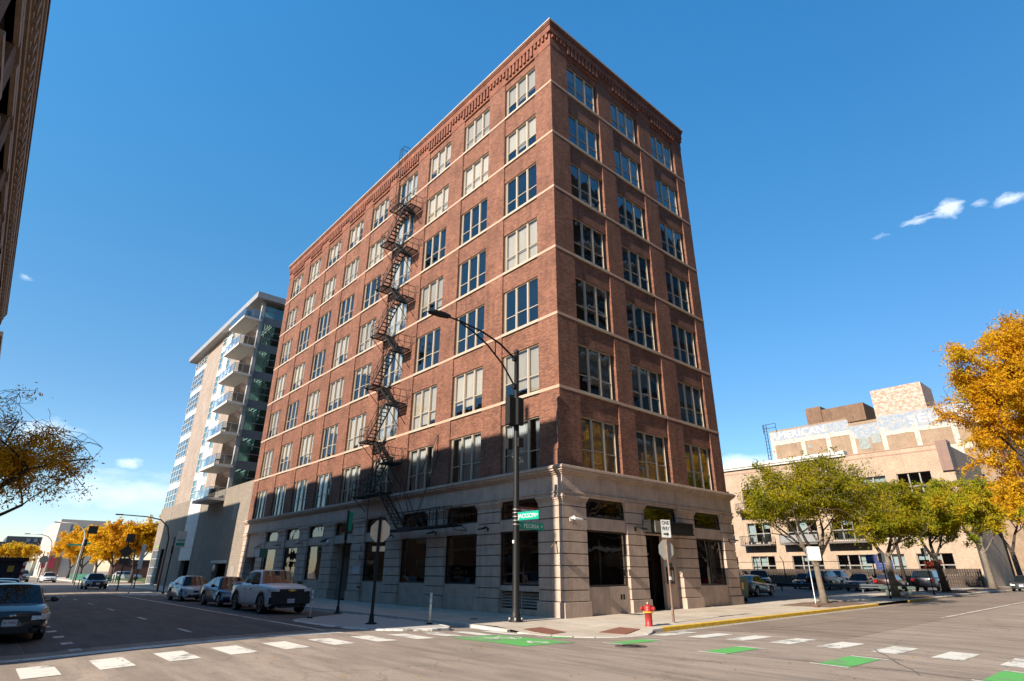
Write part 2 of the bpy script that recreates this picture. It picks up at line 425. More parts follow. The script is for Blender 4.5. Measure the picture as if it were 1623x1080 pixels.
# --- stone base
base = MB()
ZJ = [.60, 1.05, 1.54, 2.02, 2.50, 2.99, 3.48, 3.98, 4.50]
def pier_block(x0, y0, x1, y1, faces):
    """rusticated pier; faces = which sides project to the street"""
    base = MB(); jn = MB()
    def ex(e): return (x0 - (e if 'w' in faces else 0), y0 - (e if 's' in faces else 0), x1 + (e if 'e' in faces else 0), y1 + (e if 'n' in faces else 0))
    a = ex(.02); jn.box(a[0] + (0 if 'w' in faces else .03), a[1] + (0 if 's' in faces else .03), .05, a[2] - (0 if 'e' in faces else .03), a[3] - (0 if 'n' in faces else .03), 4.9)
    a = ex(.12); base.box(a[0] - .06 * ('w' not in faces and 's' in faces), a[1], -.12, a[2] + .06 * ('e' not in faces and 's' in faces), a[3] + .06 * ('n' not in faces), .585)
    a = ex(.06)
    for z0, z1 in zip(ZJ[:-1], ZJ[1:]): base.box(a[0], a[1], z0 + .022, a[2], a[3], z1 - .022)
    base.box(a[0], a[1], 4.52, a[2], a[3], 4.70)
    for e, z0, z1 in ((.08, 4.70, 4.78), (.12, 4.78, 4.86), (.16, 4.86, 4.955)):
        b = ex(e); g_ = e * .6
        base.box(b[0] - (g_ if 'w' not in faces and 's' in faces else 0), b[1] - (g_ if 's' not in faces else 0), z0, b[2] + (g_ if 'e' not in faces and 's' in faces else 0), b[3] + (g_ if 'n' not in faces and 'e' in faces else 0), z1)
    po_ = base.build('stone_pier', limestone, bld, bev=.012); jn.build('joint', limestone_dk, po_)
pier_block(-1.50, 0, 0, 1.50, 'se')
for k in range(8): pier_block(-SO[k + 1][0] - .04, 0, -SO[k][1] + .04, .5, 's')
pier_block(-LB, 0, -SO[8][1] + .04, 1.2, 's')
for k in range(2): pier_block(-.5, EO[k][1] - .04, 0, EO[k + 1][0] + .04, 'e')
pier_block(-1.2, EO[2][1] - .04, 0, WB, 'ens'[0:2])
def slabring(e, z0, z1):
    base.box(-LB - .02, -e, z0, e, 1.0, z1); base.box(-1.0, 1.0, z0, e, WB + e, z1)
slabring(.12, 4.957, 5.06); slabring(.16, 5.062, 5.13); slabring(.10, 5.132, 5.86)
slabring(.16, 5.862, 5.93); slabring(.23, 5.932, 6.00); slabring(.31, 6.002, 6.10); slabring(.37, 6.102, 6.20); slabring(.30, 6.202, 6.258)
# dado, lintel bands
for k, (a, b) in enumerate(SO):
    if k == 4: pass
    elif k == 8: fb(base, 'S', a + .04, b - .04, -.5, -.05, 2.95, 4.95)
    else:
        if k == 0:
            fb(base, 'S', a + .04, b - .04, -.5, -.04, .95, 1.18); fb(base, 'S', a + .04, b - .04, -.5, -.04, 0, .22)
        else: fb(base, 'S', a + .04, b - .04, -.5, -.04, 0, .55 if k % 2 else .3); fb(base, 'S', a + .04, b - .04, -.5, -.06, .55 if k % 2 else .3, 1.17)
    if k < 8: fb(base, 'S', a + .04, b - .04, -.5, -.02, 3.56, 4.10)
for k, (a, b) in enumerate(EO):
    if k != 1: fb(base, 'E', a + .04, b - .04, -.5, -.05, 0, 1.17)
    fb(base, 'E', a + .04, b - .04, -.5, -.02, 3.56, 4.10)
# vestibule of the south door and east entrance side
fb(base, 'S', SO[4][1] - .1, SO[4][1] + .1, -1.6, -.5, 0, 3.56); fb(base, 'S', SO[4][0] - .1, SO[4][0] + .1, -1.6, -.5, 0, 3.56)
fb(base, 'S', SO[8][1] - .1, SO[8][1] + .1, -1.6, -.5, 0, 2.95)
fb(base, 'E', 7.75, 8.92, -.5, -.30, 0, 3.56)
base.build('stone_base', limestone, bld, bev=.012)
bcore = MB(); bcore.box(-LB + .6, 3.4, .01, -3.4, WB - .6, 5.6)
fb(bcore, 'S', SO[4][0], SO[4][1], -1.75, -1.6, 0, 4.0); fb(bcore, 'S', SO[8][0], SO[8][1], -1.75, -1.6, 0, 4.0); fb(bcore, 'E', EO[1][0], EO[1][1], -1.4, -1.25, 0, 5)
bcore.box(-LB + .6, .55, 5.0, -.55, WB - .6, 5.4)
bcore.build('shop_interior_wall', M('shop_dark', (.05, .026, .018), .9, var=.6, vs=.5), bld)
# shop floor, pale things inside
# --- shop windows and transoms
def shop(side, a, b, z0, z1, nm, mull=0, name='shop_window'):
    f = MB(); t = .07; w = b - a; h = z1 - z0
    fb(f, side, 0, t, -.08, 0, 0, h); fb(f, side, w - t, w, -.08, 0, 0, h); fb(f, side, t, w - t, -.08, -.003, 0, t); fb(f, side, t, w - t, -.08, -.003, h - t, h)
    for q in range(mull): c = w * (q + 1) / (mull + 1); fb(f, side, c - .04, c + .04, -.09, .003, t, h - t)
    wl = (-a, .10, z0) if side == 'S' else (-.10, a, z0)
    o = f.build(name, dark_frame, bld); o.location = wl
    g = MB()
    if side == 'S': g.quad((-w + t, .04, t), (-t, .04, t), (-t, .04, h - t), (-w + t, .04, h - t))
    else: g.quad((-.04, t, t), (-.04, w - t, t), (-.04, w - t, h - t), (-.04, t, h - t))
    g.build('pane', nm, o, recalc=False); return o
for k, (a, b) in enumerate(SO):
    if k in (0, 1, 2, 3, 5, 6, 7): shop('S', a + .045, b - .045, 1.18, 3.55, glass_dk)
    if k < 8: shop('S', a + .045, b - .045, 4.11, 4.94, glass_dk, name='transom_window')
for k, (a, b) in enumerate(EO):
    if k != 1: shop('E', a + .045, b - .045, 1.18, 3.55, glass_dk, mull=1 if k == 2 else 0)
    shop('E', a + .045, b - .045, 4.11, 4.94, glass_dk, name='transom_window')
cur = MB(); fb(cur, 'S', SO[5][1] - .75, SO[5][1] - .2, -.62, -.58, 1.2, 3.5); fb(cur, 'E', EO[2][1] - .55, EO[2][1] - .12, -.62, -.58, 1.2, 3.5)
cur.build('shop_curtain', M('shop_curtain', (.55, .56, .5), .8), bld)
# seats of small glass jars on the transom ledges
jr = MB()
for k in range(9):
    jr.lathe([(.02, 0), (.025, .06), (.012, .08), (.022, .13)], (-1.65 - .27 * k, .30, 4.17), 8)
    jr.lathe([(.02, 0), (.025, .06), (.012, .08), (.022, .13)], (-.30, 1.65 + .27 * k, 4.17), 8)
jr.build('ledge_lamp', M('frosted', (.35, .35, .35), .4), bld)
fx = MB()
for a_, b_ in (((-2.0, 1.0, 1.2), (-2.9, 1.4, 2.0)), ((-3.6, .9, 1.2), (-3.55, .95, 2.3)), ((-2.4, .8, 1.25), (-3.6, .8, 1.25)), ((-7.6, 1.1, 1.3), (-6.5, 1.1, 1.3)), ((-.9, 3.4, 1.2), (-.9, 3.4, 3.2)), ((-1.2, 2.2, 1.3), (-1.2, 2.2, 2.9)), ((-1.1, 11.2, 1.2), (-1.1, 11.2, 2.6))): fx.bar(a_, b_, .09, .05)
fx.build('shop_fixture', M('fixture_pale', (.45, .40, .34), .6), bld)
for x, y in ((-7.2, 1.5), (-2.7, 1.7), (-12.0, 1.4), (-1.6, 3.0), (-1.5, 11.8)):
    tb_ = MB(); tb_.lathe([(.25, 0), (.04, .05), (.04, .7), (.4, .72), (.4, .76)], (x, y, .6), 14); tb_.build('shop_table', M('table_brown', (.16, .08, .04), .5), bld)
# louvre in bay 0
lv = MB()
fb(lv, 'S', SO[0][0] + .05, SO[0][1] - .05, -.42, -.38, .22, .95)
lv2 = MB()
for j in range(5): z = .30 + .125 * j; lv2.slab([(-SO[0][0] - .1, .18, z), (-SO[0][1] + .1, .18, z), (-SO[0][1] + .1, .30, z + .07), (-SO[0][0] - .1, .30, z + .07)], (0, 0, .018))
for c in (SO[0][0] + .06, (SO[0][0] + SO[0][1]) / 2, SO[0][1] - .09): fb(lv2, 'S', c, c + .04, -.3, -.16, .22, .95)
lv.build('louvre_back', interior, bld); lv2.build('louvre', M('louvre_paint', (.34, .29, .245), .6), bld)
# --- south door: black tall panel with a white mark
dr = MB(); fb(dr, 'S', SO[4][0] + .05, SO[4][0] + 1.2, -1.0, -.85, 0, 3.0)
d_o = dr.build('door', black_metal, bld)
mk = MB()
cx = -(SO[4][0] + .62)
for k in range(24):
    t0, t1 = 2 * PI * k / 24, 2 * PI * (k + 1) / 24
    if k in (17, 18): continue
    mk.quad(*[(cx + r * math.cos(t) * .8, .845, 2.1 + r * math.sin(t)) for r, t in ((.2, t0), (.2, t1), (.25, t1), (.25, t0))])
mk.quad(*[(cx + x, .845, 2.1 + z) for x, z in ((-.07, -.12), (.05, -.14), (.09, .06), (0, .13), (-.08, .04))])
rr = random.Random(5)
for j in range(12):
    ww = rr.uniform(.12, .34); z = 1.65 - j * .1 - (.15 if j > 2 else 0); mk.quad((cx - ww / 2, .845, z), (cx + ww / 2, .845, z), (cx + ww / 2, .845, z + .035), (cx - ww / 2, .845, z + .035))
mk.build('door_mark', white_paint, d_o, world=False, recalc=False)
fd = MB(); fb(fd, 'S', SO[4][0] + 1.25, SO[4][1] - .06, -1.62, -1.45, 0, 2.5); fb(fd, 'S', SO[4][0] + 1.2, SO[4][0] + 1.26, -1.0, -.8, 0, 3.5); fd.build('vestibule_door', dark_frame, bld)
dr8 = MB(); fb(dr8, 'S', SO[8][0] + .1, SO[8][1] - .1, -1.5, -1.4, 0, 2.6); dr8.build('service_door', dark_frame, bld)
pq = MB(); fb(pq, 'S', 18.1, 19.1, .06, .085, 1.62, 2.05); pq.build('wall_plaque', M('plaque', (.42, .42, .42), .5), bld)
bx = MB(); fb(bx, 'S', 18.2, 18.42, .09, .2, 2.45, 2.8); fb(bx, 'S', 18.1, 18.3, .09, .2, 3.05, 3.3); bx.build('intercom_box', M('grey_box', (.3, .3, .3), .5), bld)
fdc = MB(); fdc.lathe([(.06, 0), (.06, .16), (.09, .17), (.09, .22)], (-18.05 + 4.56 * 0 + .3, -.32, .85), 10, 'y'); fdc.build('standpipe_inlet', M('red_enamel', (.33, .022, .02), .45, var=.2, vs=9), bld)
# --- east entrance
a, b = EO[1]
e1 = MB()
fb(e1, 'E', a + .05, 7.70, -1.05, -.95, 2.35, 2.47); fb(e1, 'E', a + .05, a + .13, -1.05, -.95, 0, 3.5); fb(e1, 'E', 7.62, 7.70, -1.05, -.95, 0, 3.5); fb(e1, 'E', 6.95, 7.05, -1.05, -.95, 0, 2.35)
fb(e1, 'E', a + .13, 7.62, -1.05, -.95, 3.42, 3.5); fb(e1, 'E', a + .13, 7.62, -1.05, -.95, 0, .08); fb(e1, 'E', a + .3, a + .37, -1.04, -.96, .08, 2.35); fb(e1, 'E', 6.82, 6.95, -1.04, -.96, .08, 2.35)
ent = e1.build('entrance_door', dark_frame, bld)
g = MB(); g.quad((-1, a + .1, .05), (-1, 7.65, .05), (-1, 7.65, 3.45), (-1, a + .1, 3.45)); g.build('door_pane', glass_dk, ent, recalc=False)
hd = MB(); hd.tube([(-.9, 6.78, .9), (-.88, 6.78, .95), (-.88, 6.78, 1.35), (-.9, 6.78, 1.4)], .015, 6); hd.build('handle', steel, ent)
letters('900', .34, M('sign_white', (.7, .7, .68), .6), ent, (-.94, 6.75, 3.02), E_FACE)
letters('W Jackson Boulevard', .12, MATS['sign_white'], ent, (-.94, 6.85, 2.68), E_FACE)
cn = MB(); fb(cn, 'E', a - .15, b + .55, -.2, .55, 3.62, 4.18); fb(cn, 'E', a - .18, b + .58, -.2, .58, 3.60, 3.66); fb(cn, 'E', a - .18, b + .58, -.2, .58, 4.14, 4.2)
cn_o = cn.build('canopy', black_metal, bld)
cs = MB(); fb(cs, 'E', a + .15, a + .95, .551, .60, 3.62, 4.18); cs.build('steel_panel', M('brushed_steel', (.5, .47, .43), .35, .8), cn_o)
ib = MB(); fb(ib, 'E', 7.85, 8.45, -.295, -.22, 1.25, 2.05); ib_o = ib.build('directory_box', dark_frame, bld); ib2 = MB(); fb(ib2, 'E', 8.2, 8.35, -.22, -.212, 1.4, 1.9); fb(ib2, 'E', 7.92, 8.1, -.22, -.212, 1.4, 1.9); ib2.build('panel', M('panel_grey', (.4, .4, .38), .4), ib_o)
ou = MB(); fb(ou, 'E', 3.75, 3.87, -.12, -.05, .62, .84); fb(ou, 'E', 3.93, 4.05, -.12, -.05, .62, .84); ou.build('outlet_box', M('outlet', (.6, .6, .58), .5), bld)
# --- wall lamps: a bracket with a flat hood
lamp_me = MB(); lamp_me.box(-.06, -.02, -.08, .06, .03, .08); lamp_me.tube([(0, 0, .04), (0, -.18, .14), (0, -.3, .06)], .018, 6); lamp_me.slab([(-.16, -.2, .03), (.16, -.2, .03), (.2, -.5, -.05), (-.2, -.5, -.05)], (0, 0, .06))
lm_b = lamp_me.mesh('wall_lamp', black_metal); lamp_me2 = lamp_me.mesh('wall_lamp', M('white_lamp', (.7, .68, .62), .5))
for k in range(7, 0, -1):
    if k != 4: place('wall_lamp', lm_b, bld, (-(SO[k][0] - .85), -.06, 3.72))
place('wall_lamp', lm_b, bld, (-(SO[8][0] - .85), -.06, 3.72)); place('wall_lamp', lm_b, bld, (-(SO[4][1] + .75), -.06, 3.8))
place('wall_lamp', lamp_me2, bld, (.06, .45, 3.92), (0, 0, PI / 2), (1.3, 1, 1)); place('wall_lamp', lm_b, bld, (.06, 5.05, 3.75), (0, 0, PI / 2), (1.2, 1.1, 1.2)); place('wall_lamp', lm_b, bld, (.06, 13.9, 3.55), (0, 0, PI / 2))
camr = MB(); camr.lathe([(.02, -.16), (.09, -.12), (.1, 0), (.06, .08)], (-23.1, -.2, 3.75), 10); camr.box(-23.2, -.2, 3.75, -23.0, 0, 3.82); camr.build('security_camera', white_paint, bld)
pa = MB(); pa.bar((-.35, -.06, 2.9), (-.35, -.10, 3.0), .05); pa.tube([(-.35, -.1, 3.0), (-.28, -.45, 2.75)], .03, 6); pa.build('hose_bracket', M('rust', (.14, .07, .045), .8), bld)

# ================================================================== FIRE ESCAPE
fe = thing('fire_escape', 'black iron fire escape zigzagging up the sunlit front of the brick building', 'fire escape', (-16.4, 0, 6.3))
FX = black_metal
Y0, Y1 = -.12, -1.12
def platform(x0, x1, z, rails='full', y0=Y0, y1=Y1, name='platform'):
    m_ = MB()
    for y in (y0, y1, (y0 + y1) / 2): m_.bar((x0, y, z), (x1, y, z), .05, .08)
    for x in (x0, x1): m_.bar((x, y0, z), (x, y1, z), .05, .08)
    n = max(2, int((y0 - y1) / .06))
    for k in range(n): yy = y0 + (y1 - y0) * (k + .5) / n; m_.bar((x0, yy, z + .03), (x1, yy, z + .03), .03, .012)
    return m_
def rail(m_, p, q, posts=3, h=.95):
    p = Vector(p); q = Vector(q)
    for f in (.5, 1): m_.bar(p + Vector((0, 0, h * f)), q + Vector((0, 0, h * f)), .028)
    for k in range(posts): c = p.lerp(q, k / (posts - 1)); m_.bar(c, c + Vector((0, 0, h)), .026)
def brace(m_, x, z, out=Y1, drop=1.25):
    m_.bar((x, out + .05, z), (x, -.02, z - drop), .035)
LZ = [9.93, 13.85, 17.8, 21.72, 25.62]; RZ = [8.1, 12.0, 15.86, 19.75, 23.7, 27.45]
for z in LZ + [28.45, 6.3]:
    x0, x1 = (-18.05, -16.9)
    if z == 28.45: x0, x1 = -17.1, -15.6
    if z == 6.3: x0, x1 = -18.2, -14.6
    m_ = platform(x0, x1, z); rail(m_, (x0, Y1, z), (x1, Y1, z), 4 if x1 - x0 > 1.5 else 3); rail(m_, (x0, Y0, z), (x0, Y1, z), 3)
    if z == 6.3: rail(m_, (x0, Y1, z + 0), (-14.6, Y1, z), 8, 1.05)
    brace(m_, x0 + .08, z, drop=1.0 if z > 7 else .9); brace(m_, x1 - .1, z, drop=1.2 if z > 7 else .9)
    m_.build('platform', FX, fe, world=True)
for z in RZ:
    x0, x1 = -14.92, -13.88
    m_ = platform(x0, x1, z); rail(m_, (x0, Y1, z), (x1, Y1, z), 3); rail(m_, (x1, Y0, z), (x1, Y1, z), 3)
    for f in (.5, 1): m_.bar((x1, Y0, z + .95 * f), (x1 + .35, -.01, z + .95 * f), .025)
    brace(m_, x0 + .1, z, drop=1.3); brace(m_, x1 - .1, z, drop=1.3)
    m_.build('platform', FX, fe, world=True)
def flight(x0, z0, x1, z1, y, w=.5, name='stair_flight', parent=fe, world=True):
    m_ = MB(); p = Vector((x0, y, z0)); q = Vector((x1, y, z1))
    for s in (-w / 2, w / 2): m_.bar(p + Vector((0, s, 0)), q + Vector((0, s, 0)), .03, .14)
    n = max(4, int(abs(z1 - z0) / .2))
    for k in range(n + 1):
        c = p.lerp(q, k / n); m_.cbox((c.x, c.y, c.z), (.17, w - .02, .02))
    s = -w / 2 if y < -.6 else w / 2
    for f in (.45, .85):
        m_.bar(p + Vector((0, -w / 2, f)), q + Vector((0, -w / 2, f)), .025)
    for k in (.25, .5, .75): c = p.lerp(q, k); m_.bar(c + Vector((0, -w / 2, 0)), c + Vector((0, -w / 2, .85)), .022)
    return m_.build(name, FX, parent, world=world)
for i in range(5):
    flight(-14.9, RZ[i + 1], -17.0, LZ[i], -.86)            # outer run going down to the west
    flight(-16.9, LZ[i], -14.95, RZ[i], -.36)               # inner run going down to the east
flight(-14.9, RZ[0], -16.6, 6.32, -.86); flight(-15.7, 28.45, -14.95, RZ[5], -.36)
# gooseneck ladder to the roof
m_ = MB()
for x in (-17.05, -16.6):
    m_.tube([(x, -.75, 28.5), (x, -.75, 34.7), (x, -.6, 34.95), (x, -.1, 35.0), (x, .4, 34.9), (x, .5, 34.4)], .022, 6)
for k in range(21): m_.bar((-17.05, -.75, 28.7 + k * .3), (-16.6, -.75, 28.7 + k * .3), .02)
for z in (30, 32): m_.bar((-17.05, -.75, z), (-17.05, 0, z), .025); m_.bar((-16.6, -.75, z), (-16.6, 0, z), .025)
m_.build('ladder', FX, fe, world=True)
# lowest flight and the counterbalanced walkway over the pavement
flight(-14.7, 6.25, -12.3, 4.12, -.75, .6)
m_ = platform(-13.75, -6.9, 3.98, y0=-.35, y1=-1.05); rail(m_, (-12.2, Y1 + .07, 3.98), (-6.9, Y1 + .07, 3.98), 9, .95); rail(m_, (-11.5, -.35, 3.98), (-6.9, -.35, 3.98), 7, .95)
m_.box(-12.2, -1.08, 3.83, -10.6, -1.03, 4.10)
m_.bar((-6.9, -1.05, 4.0), (-6.45, -1.05, 3.7), .03); m_.bar((-6.9, -.35, 4.0), (-6.45, -.35, 3.7), .03); m_.bar((-6.45, -1.05, 3.7), (-6.45, -.35, 3.7), .03)
for x in (-8.6, -8.35, -8.1): m_.bar((x, -1.05, 4.0), (x + .1, -1.05, 5.0), .022)
m_.build('walkway', FX, fe, world=True)
m_ = MB()
for a_, b_ in (((-12.9, -.9, 6.0), (-11.3, -.9, 4.1)), ((-12.5, -.4, 6.1), (-10.9, -.4, 4.1)), ((-9.8, -.05, 8.2), (-10.3, -.9, 4.9)), ((-14.6, -1.1, 6.3), (-12.4, -1.0, 4.1)), ((-15.9, -1.1, 6.2), (-15.9, -1.0, 4.3)), ((-10.0, -.03, 9.3), (-10.0, -.03, 8.2)), ((-10.0, -.05, 9.3), (-10.9, -.5, 7.2)), ((-12.9, -.6, 5.9), (-12.9, -.6, 7.2)), ((-12.9, -.6, 7.2), (-11.8, -.6, 4.9))):
    m_.bar(a_, b_, .03)
m_.build('hanger_rod', FX, fe, world=True)
# ================================================================== GROUND
def axis(lo, hi, fine_lo, fine_hi, st):
    a = [fine_lo + st * i for i in range(int((fine_hi - fine_lo) / st) + 1)]
    x = a[0]; s = st; left = []
    while x > lo: s *= 1.35; x -= s; left.append(x)
    x = a[-1]; s = st; right = []
    while x < hi: s *= 1.35; x += s; right.append(x)
    return left[::-1] + a + right
xs = axis(-1500, 1500, -60, 20, .5); ys = axis(-1500, 1500, -20, 14, .4)
gm = MB(); gm.v = [(x, y, hz(x, y)) for y in ys for x in xs]; nx = len(xs)
gm.f = [(j * nx + i, j * nx + i + 1, (j + 1) * nx + i + 1, (j + 1) * nx + i) for j in range(len(ys) - 1) for i in range(nx - 1)]; gm.sm = [True] * len(gm.f)
tag(gm.build('road', asphalt('asphalt', (.31, .245, .195)), recalc=False), kind='structure')
conc = M('concrete', (.50, .43, .35), .9, var=.14, vs=.8, bump=.3, bs=40, streak=0)
def pavemat(name, c, dx=1.5, ang=0):
    m, nt, out = newmat(name); co = objco(nt)
    b = nt.nodes.new('ShaderNodeTexBrick'); L(nt, mapping(nt, co, (1, 1, 1), (0, 0, ang)), b.inputs[0]); b.offset = 0
    b.inputs['Scale'].default_value = 1; b.inputs['Brick Width'].default_value = dx; b.inputs['Row Height'].default_value = dx; b.inputs['Mortar Size'].default_value = .012
    b.inputs['Color1'].default_value = (1, 1, 1, 1); b.inputs['Color2'].default_value = (.86, .85, .83, 1); b.inputs['Mortar'].default_value = (.42, .4, .38, 1)
    cc = ramp(nt, noise(nt, co, .9, 6, .65), [(.25, tuple(x * .8 for x in c)), (.7, tuple(x * 1.1 for x in c))])
    cc = mixc(nt, 1, cc, b.outputs[0], 'MULTIPLY')
    st = noise(nt, co, 2.6, 4, .7); cc = mixc(nt, 1, cc, ramp(nt, st, [(.62, (1, 1, 1)), (.75, (.75, .73, .7))]), 'MULTIPLY')
    princ(nt, out, cc, .9, normal=bumpn(nt, noise(nt, co, 45, 3), .25, .01)); return m
pave = pavemat('pavement_slabs', (.52, .435, .345))
# pavement around the brick building; the kerb line bulges at the corner and dips at the crossings
def xr(y):
    if y > -1.0: return 4.85
    if y > -2.4: return 4.85 + .55 * math.sin((-1.0 - y) / 1.4 * PI / 2)
    t = (y + 2.4) / 2.3; return 1.9 + 3.5 * math.sqrt(max(0, 1 - t * t))
def hs(x, y):
    d = max(0, min(1, (x - 1.2) / 1.6)) * max(0, min(1, (-.6 - y) / 1.6))
    return rise(y) - .115 * d
sw = MB(); kb = MB()
yy = [-4.68, -4.6, -4.4, -4.1, -3.7, -3.3, -2.9, -2.4, -2, -1.5, -1, -.5, 0, 1] + list(range(2, 62, 2)) + [70, 80, 100, 140]
def row(y):
    r = xr(y); x0 = -84 if y < 0.01 else -.3
    xs_ = [x0, -40, -20, -8, -2, 0, .8, 1.2] if y < .01 else [x0, .2, .8, 1.2]
    n = 8; xs_ += [1.2 + (r - 1.2) * k / n for k in range(1, n + 1)]
    return [(x, y, hs(x, y)) for x in xs_]
for y0, y1 in zip(yy[:-1], yy[1:]):
    if y1 > 22 and y0 < 27: pass
    r0 = row(y0); r1 = row(y1)
    if len(r0) != len(r1): r0 = [p for p in r0 if p[0] >= -.01 ]; r0 = [(-.3, y0, hs(-.3, y0))] + r0[1:]; r0 = [(x, y0, hs(x, y0)) for x in [p[0] for p in row(y1)]]
    o = len(sw.v); sw.v += r0 + r1; n = len(r0)
    for i in range(n - 1): sw.f.append((o + i, o + i + 1, o + n + i + 1, o + n + i)); sw.sm.append(False)
tag(sw.build('pavement', pave, recalc=False), kind='structure')
# kerbs: real stones along a polyline
def kerb(name, line, mtl, w=.16, seg=2.4, drop=.25, lift=.006):
    m_ = MB(); pts = [Vector((x, y)) for x, y in line]
    for a, b in zip(pts[:-1], pts[1:]):
        d = b - a; n = max(1, round(d.length / seg)); nrm = Vector((d.y, -d.x)).normalized() * w
        for k in range(n):
            p = a.lerp(b, k / n) ; q = a.lerp(b, (k + 1) / n); e = d.normalized() * .006; p = p + e; q = q - e
            c = [p, q, q + nrm, p + nrm]; zt = [hs(v.x, v.y) + lift for v in (p, q, q, p)]
            m_.add([(v.x, v.y, z - drop) for v, z in zip(c, zt)] + [(v.x, v.y, z - (.0 if i < 2 else .012)) for i, (v, z) in enumerate(zip(c, zt))],
                   [(0, 3, 2, 1), (4, 5, 6, 7), (0, 1, 5, 4), (1, 2, 6, 5), (2, 3, 7, 6), (3, 0, 4, 7)])
    return tag(m_.build(name, mtl, bev=.012), kind='structure')
kerb_m = M('kerb_concrete', (.46, .42, .37), .9, var=.25, vs=2.5, bump=.3)
yellow = M('kerb_yellow', (.62, .38, .03), .7, var=.3, vs=3)
corner_line = [(xr(y), y) for y in (-4.68, -4.4, -4.1, -3.7, -3.2, -2.7, -2.4, -2, -1.5, -1.0, -.4)]
kerb('kerb', [(-84, -4.68), (-30, -4.68), (1.9, -4.68)], kerb_m)
kerb('kerb', corner_line, kerb_m, seg=.8)
kerb('kerb', [(4.85, -.4), (4.85, 20.8)], yellow); kerb('kerb', [(4.85, 26.5), (4.85, 31)], yellow); kerb('kerb', [(4.85, 31), (4.85, 120)], kerb_m)
gt = MB()                                                             # concrete gutter strip
def drape(m_, poly, off=.006, st=.5):
    """polygon draped on the road: quads are cut in strips"""
    if len(poly) == 4:
        a, b, c, d = [Vector(p) for p in poly]
        n1 = max(1, int(max((b - a).length, (c - d).length) / st)); n2 = max(1, int(max((d - a).length, (c - b).length) / st))
        n1 = min(n1, 150); o = len(m_.v)
        for i in range(n1 + 1):
            for j in range(n2 + 1):
                p = a.lerp(b, i / n1).lerp(d.lerp(c, i / n1), j / n2); m_.v.append((p.x, p.y, hz(p.x, p.y) + off))
        for i in range(n1):
            for j in range(n2): k = o + i * (n2 + 1) + j; m_.f.append((k, k + n2 + 1, k + n2 + 2, k + 1)); m_.sm.append(True)
    else:
        o = len(m_.v); m_.v += [(x, y, hz(x, y) + off) for x, y in poly]; m_.f.append(tuple(range(o, o + len(poly)))); m_.sm.append(False)
    return m_
def rectq(x0, y0, x1, y1): return [(x0, y0), (x1, y0), (x1, y1), (x0, y1)]
drape(gt, rectq(5.015, -.3, 5.45, 20.8), .004); drape(gt, rectq(-50, -5.2, 1.9, -4.85), .004)
tag(gt.build('gutter', M('gutter_concrete', (.36, .33, .29), .9, var=.25), recalc=False), kind='structure')
# resurfaced lane on the side street, its edge a darker seam
pt = MB(); drape(pt, rectq(5.5, .9, 10.4, 60), .0045, .4); tag(pt.build('asphalt_patch', asphalt('asphalt_new', (.25, .19, .148), crack=False), recalc=False), kind='structure')
pt = MB(); drape(pt, rectq(-37, -19.4, -.9, -5.25), .0045, .4); tag(pt.build('asphalt_patch', asphalt('asphalt_old_shade', (.135, .115, .10)), recalc=False), kind='structure')  # older asphalt, its colour darkened further to deepen the building's shade here
# narrow sealed seams, as faint as in the photo
tar = M('tar_seal', (.12, .10, .085), .7, var=.3, vs=6)
pt = MB(); rt = random.Random(4)
for (x, y), (dx, dy), n_ in (((9.8, -4.9), (.62, .12), 8), ((7.2, 1.5), (.05, .9), 30), ((11.8, -1.0), (.35, -.6), 6), ((-8, -11), (.8, .2), 12)):
    for k in range(n_):
        nx_, ny_ = x + dx + rt.uniform(-.1, .1), y + dy + rt.uniform(-.1, .1); w_ = rt.uniform(.01, .02)
        v = Vector((-(ny_ - y), nx_ - x)).normalized() * w_
        drape(pt, [(x - v.x, y - v.y), (nx_ - v.x, ny_ - v.y), (nx_ + v.x, ny_ + v.y), (x + v.x, y + v.y)], .0085, 1); x, y = nx_, ny_
tag(pt.build('tar_seams', tar, recalc=False), kind='structure')
# paint
def paintmat(name, c, wear=.5):
    m, nt, out = newmat(name); co = objco(nt)
    n = noise(nt, co, 7, 6, .75); n2 = noise(nt, co, 1.1, 3, .6); n3 = noise(nt, co, 60, 2, .8)
    ad = N(nt, 'ShaderNodeMath', operation='MULTIPLY_ADD'); L(nt, n, ad.inputs[0]); ad.inputs[1].default_value = .6; L(nt, n2, ad.inputs[2])
    f = ramp(nt, ad.outputs[0], [(.82, (0, 0, 0)), (1.04 - .1 * wear, (1, 1, 1))])
    cc = ramp(nt, n3, [(.2, tuple(x * .78 for x in c)), (.7, c)])
    cc = mixc(nt, f, cc, (.2, .18, .155)); princ(nt, out, cc, .7); return m
pw = paintmat('road_paint_white', (.74, .70, .62)); pg = paintmat('road_paint_green', (.12, .44, .10))
def mark(name, polys, m, off=.007, group=None):
    for p in polys:
        m_ = MB(); drape(m_, p, off, .4); tag(m_.build(name, m, recalc=False), kind='structure')
WBAR = [rectq(1.6, y, 3.18, y + .6) for y in [-17.65 + 1.2 * k for k in range(10)]] + [[(1.35, -5.6), (1.35, -5.0), (2.7, -4.95), (2.7, -5.5)]]
WBAR = [rectq(1.62 if y < -9 else 1.5, y, 3.22 if y < -9 else 2.95, y + .6) for y in [-18.84 + 1.2 * k for k in range(12)]]
NBAR = [rectq(x, -1.88 + .06 * k, x + .6, -.05 + .04 * k) for k, x in enumerate([5.55 + 1.265 * k for k in range(8)])]
mark('crosswalk_bar', WBAR + NBAR, pw)
mark('stop_line', [rectq(.0, -19.2, .45, -10.0)], pw)
mark('bike_box', [[(3.3, -8.15), (3.05, -6.05), (5.75, -5.65), (6.05, -7.9)]], pg)
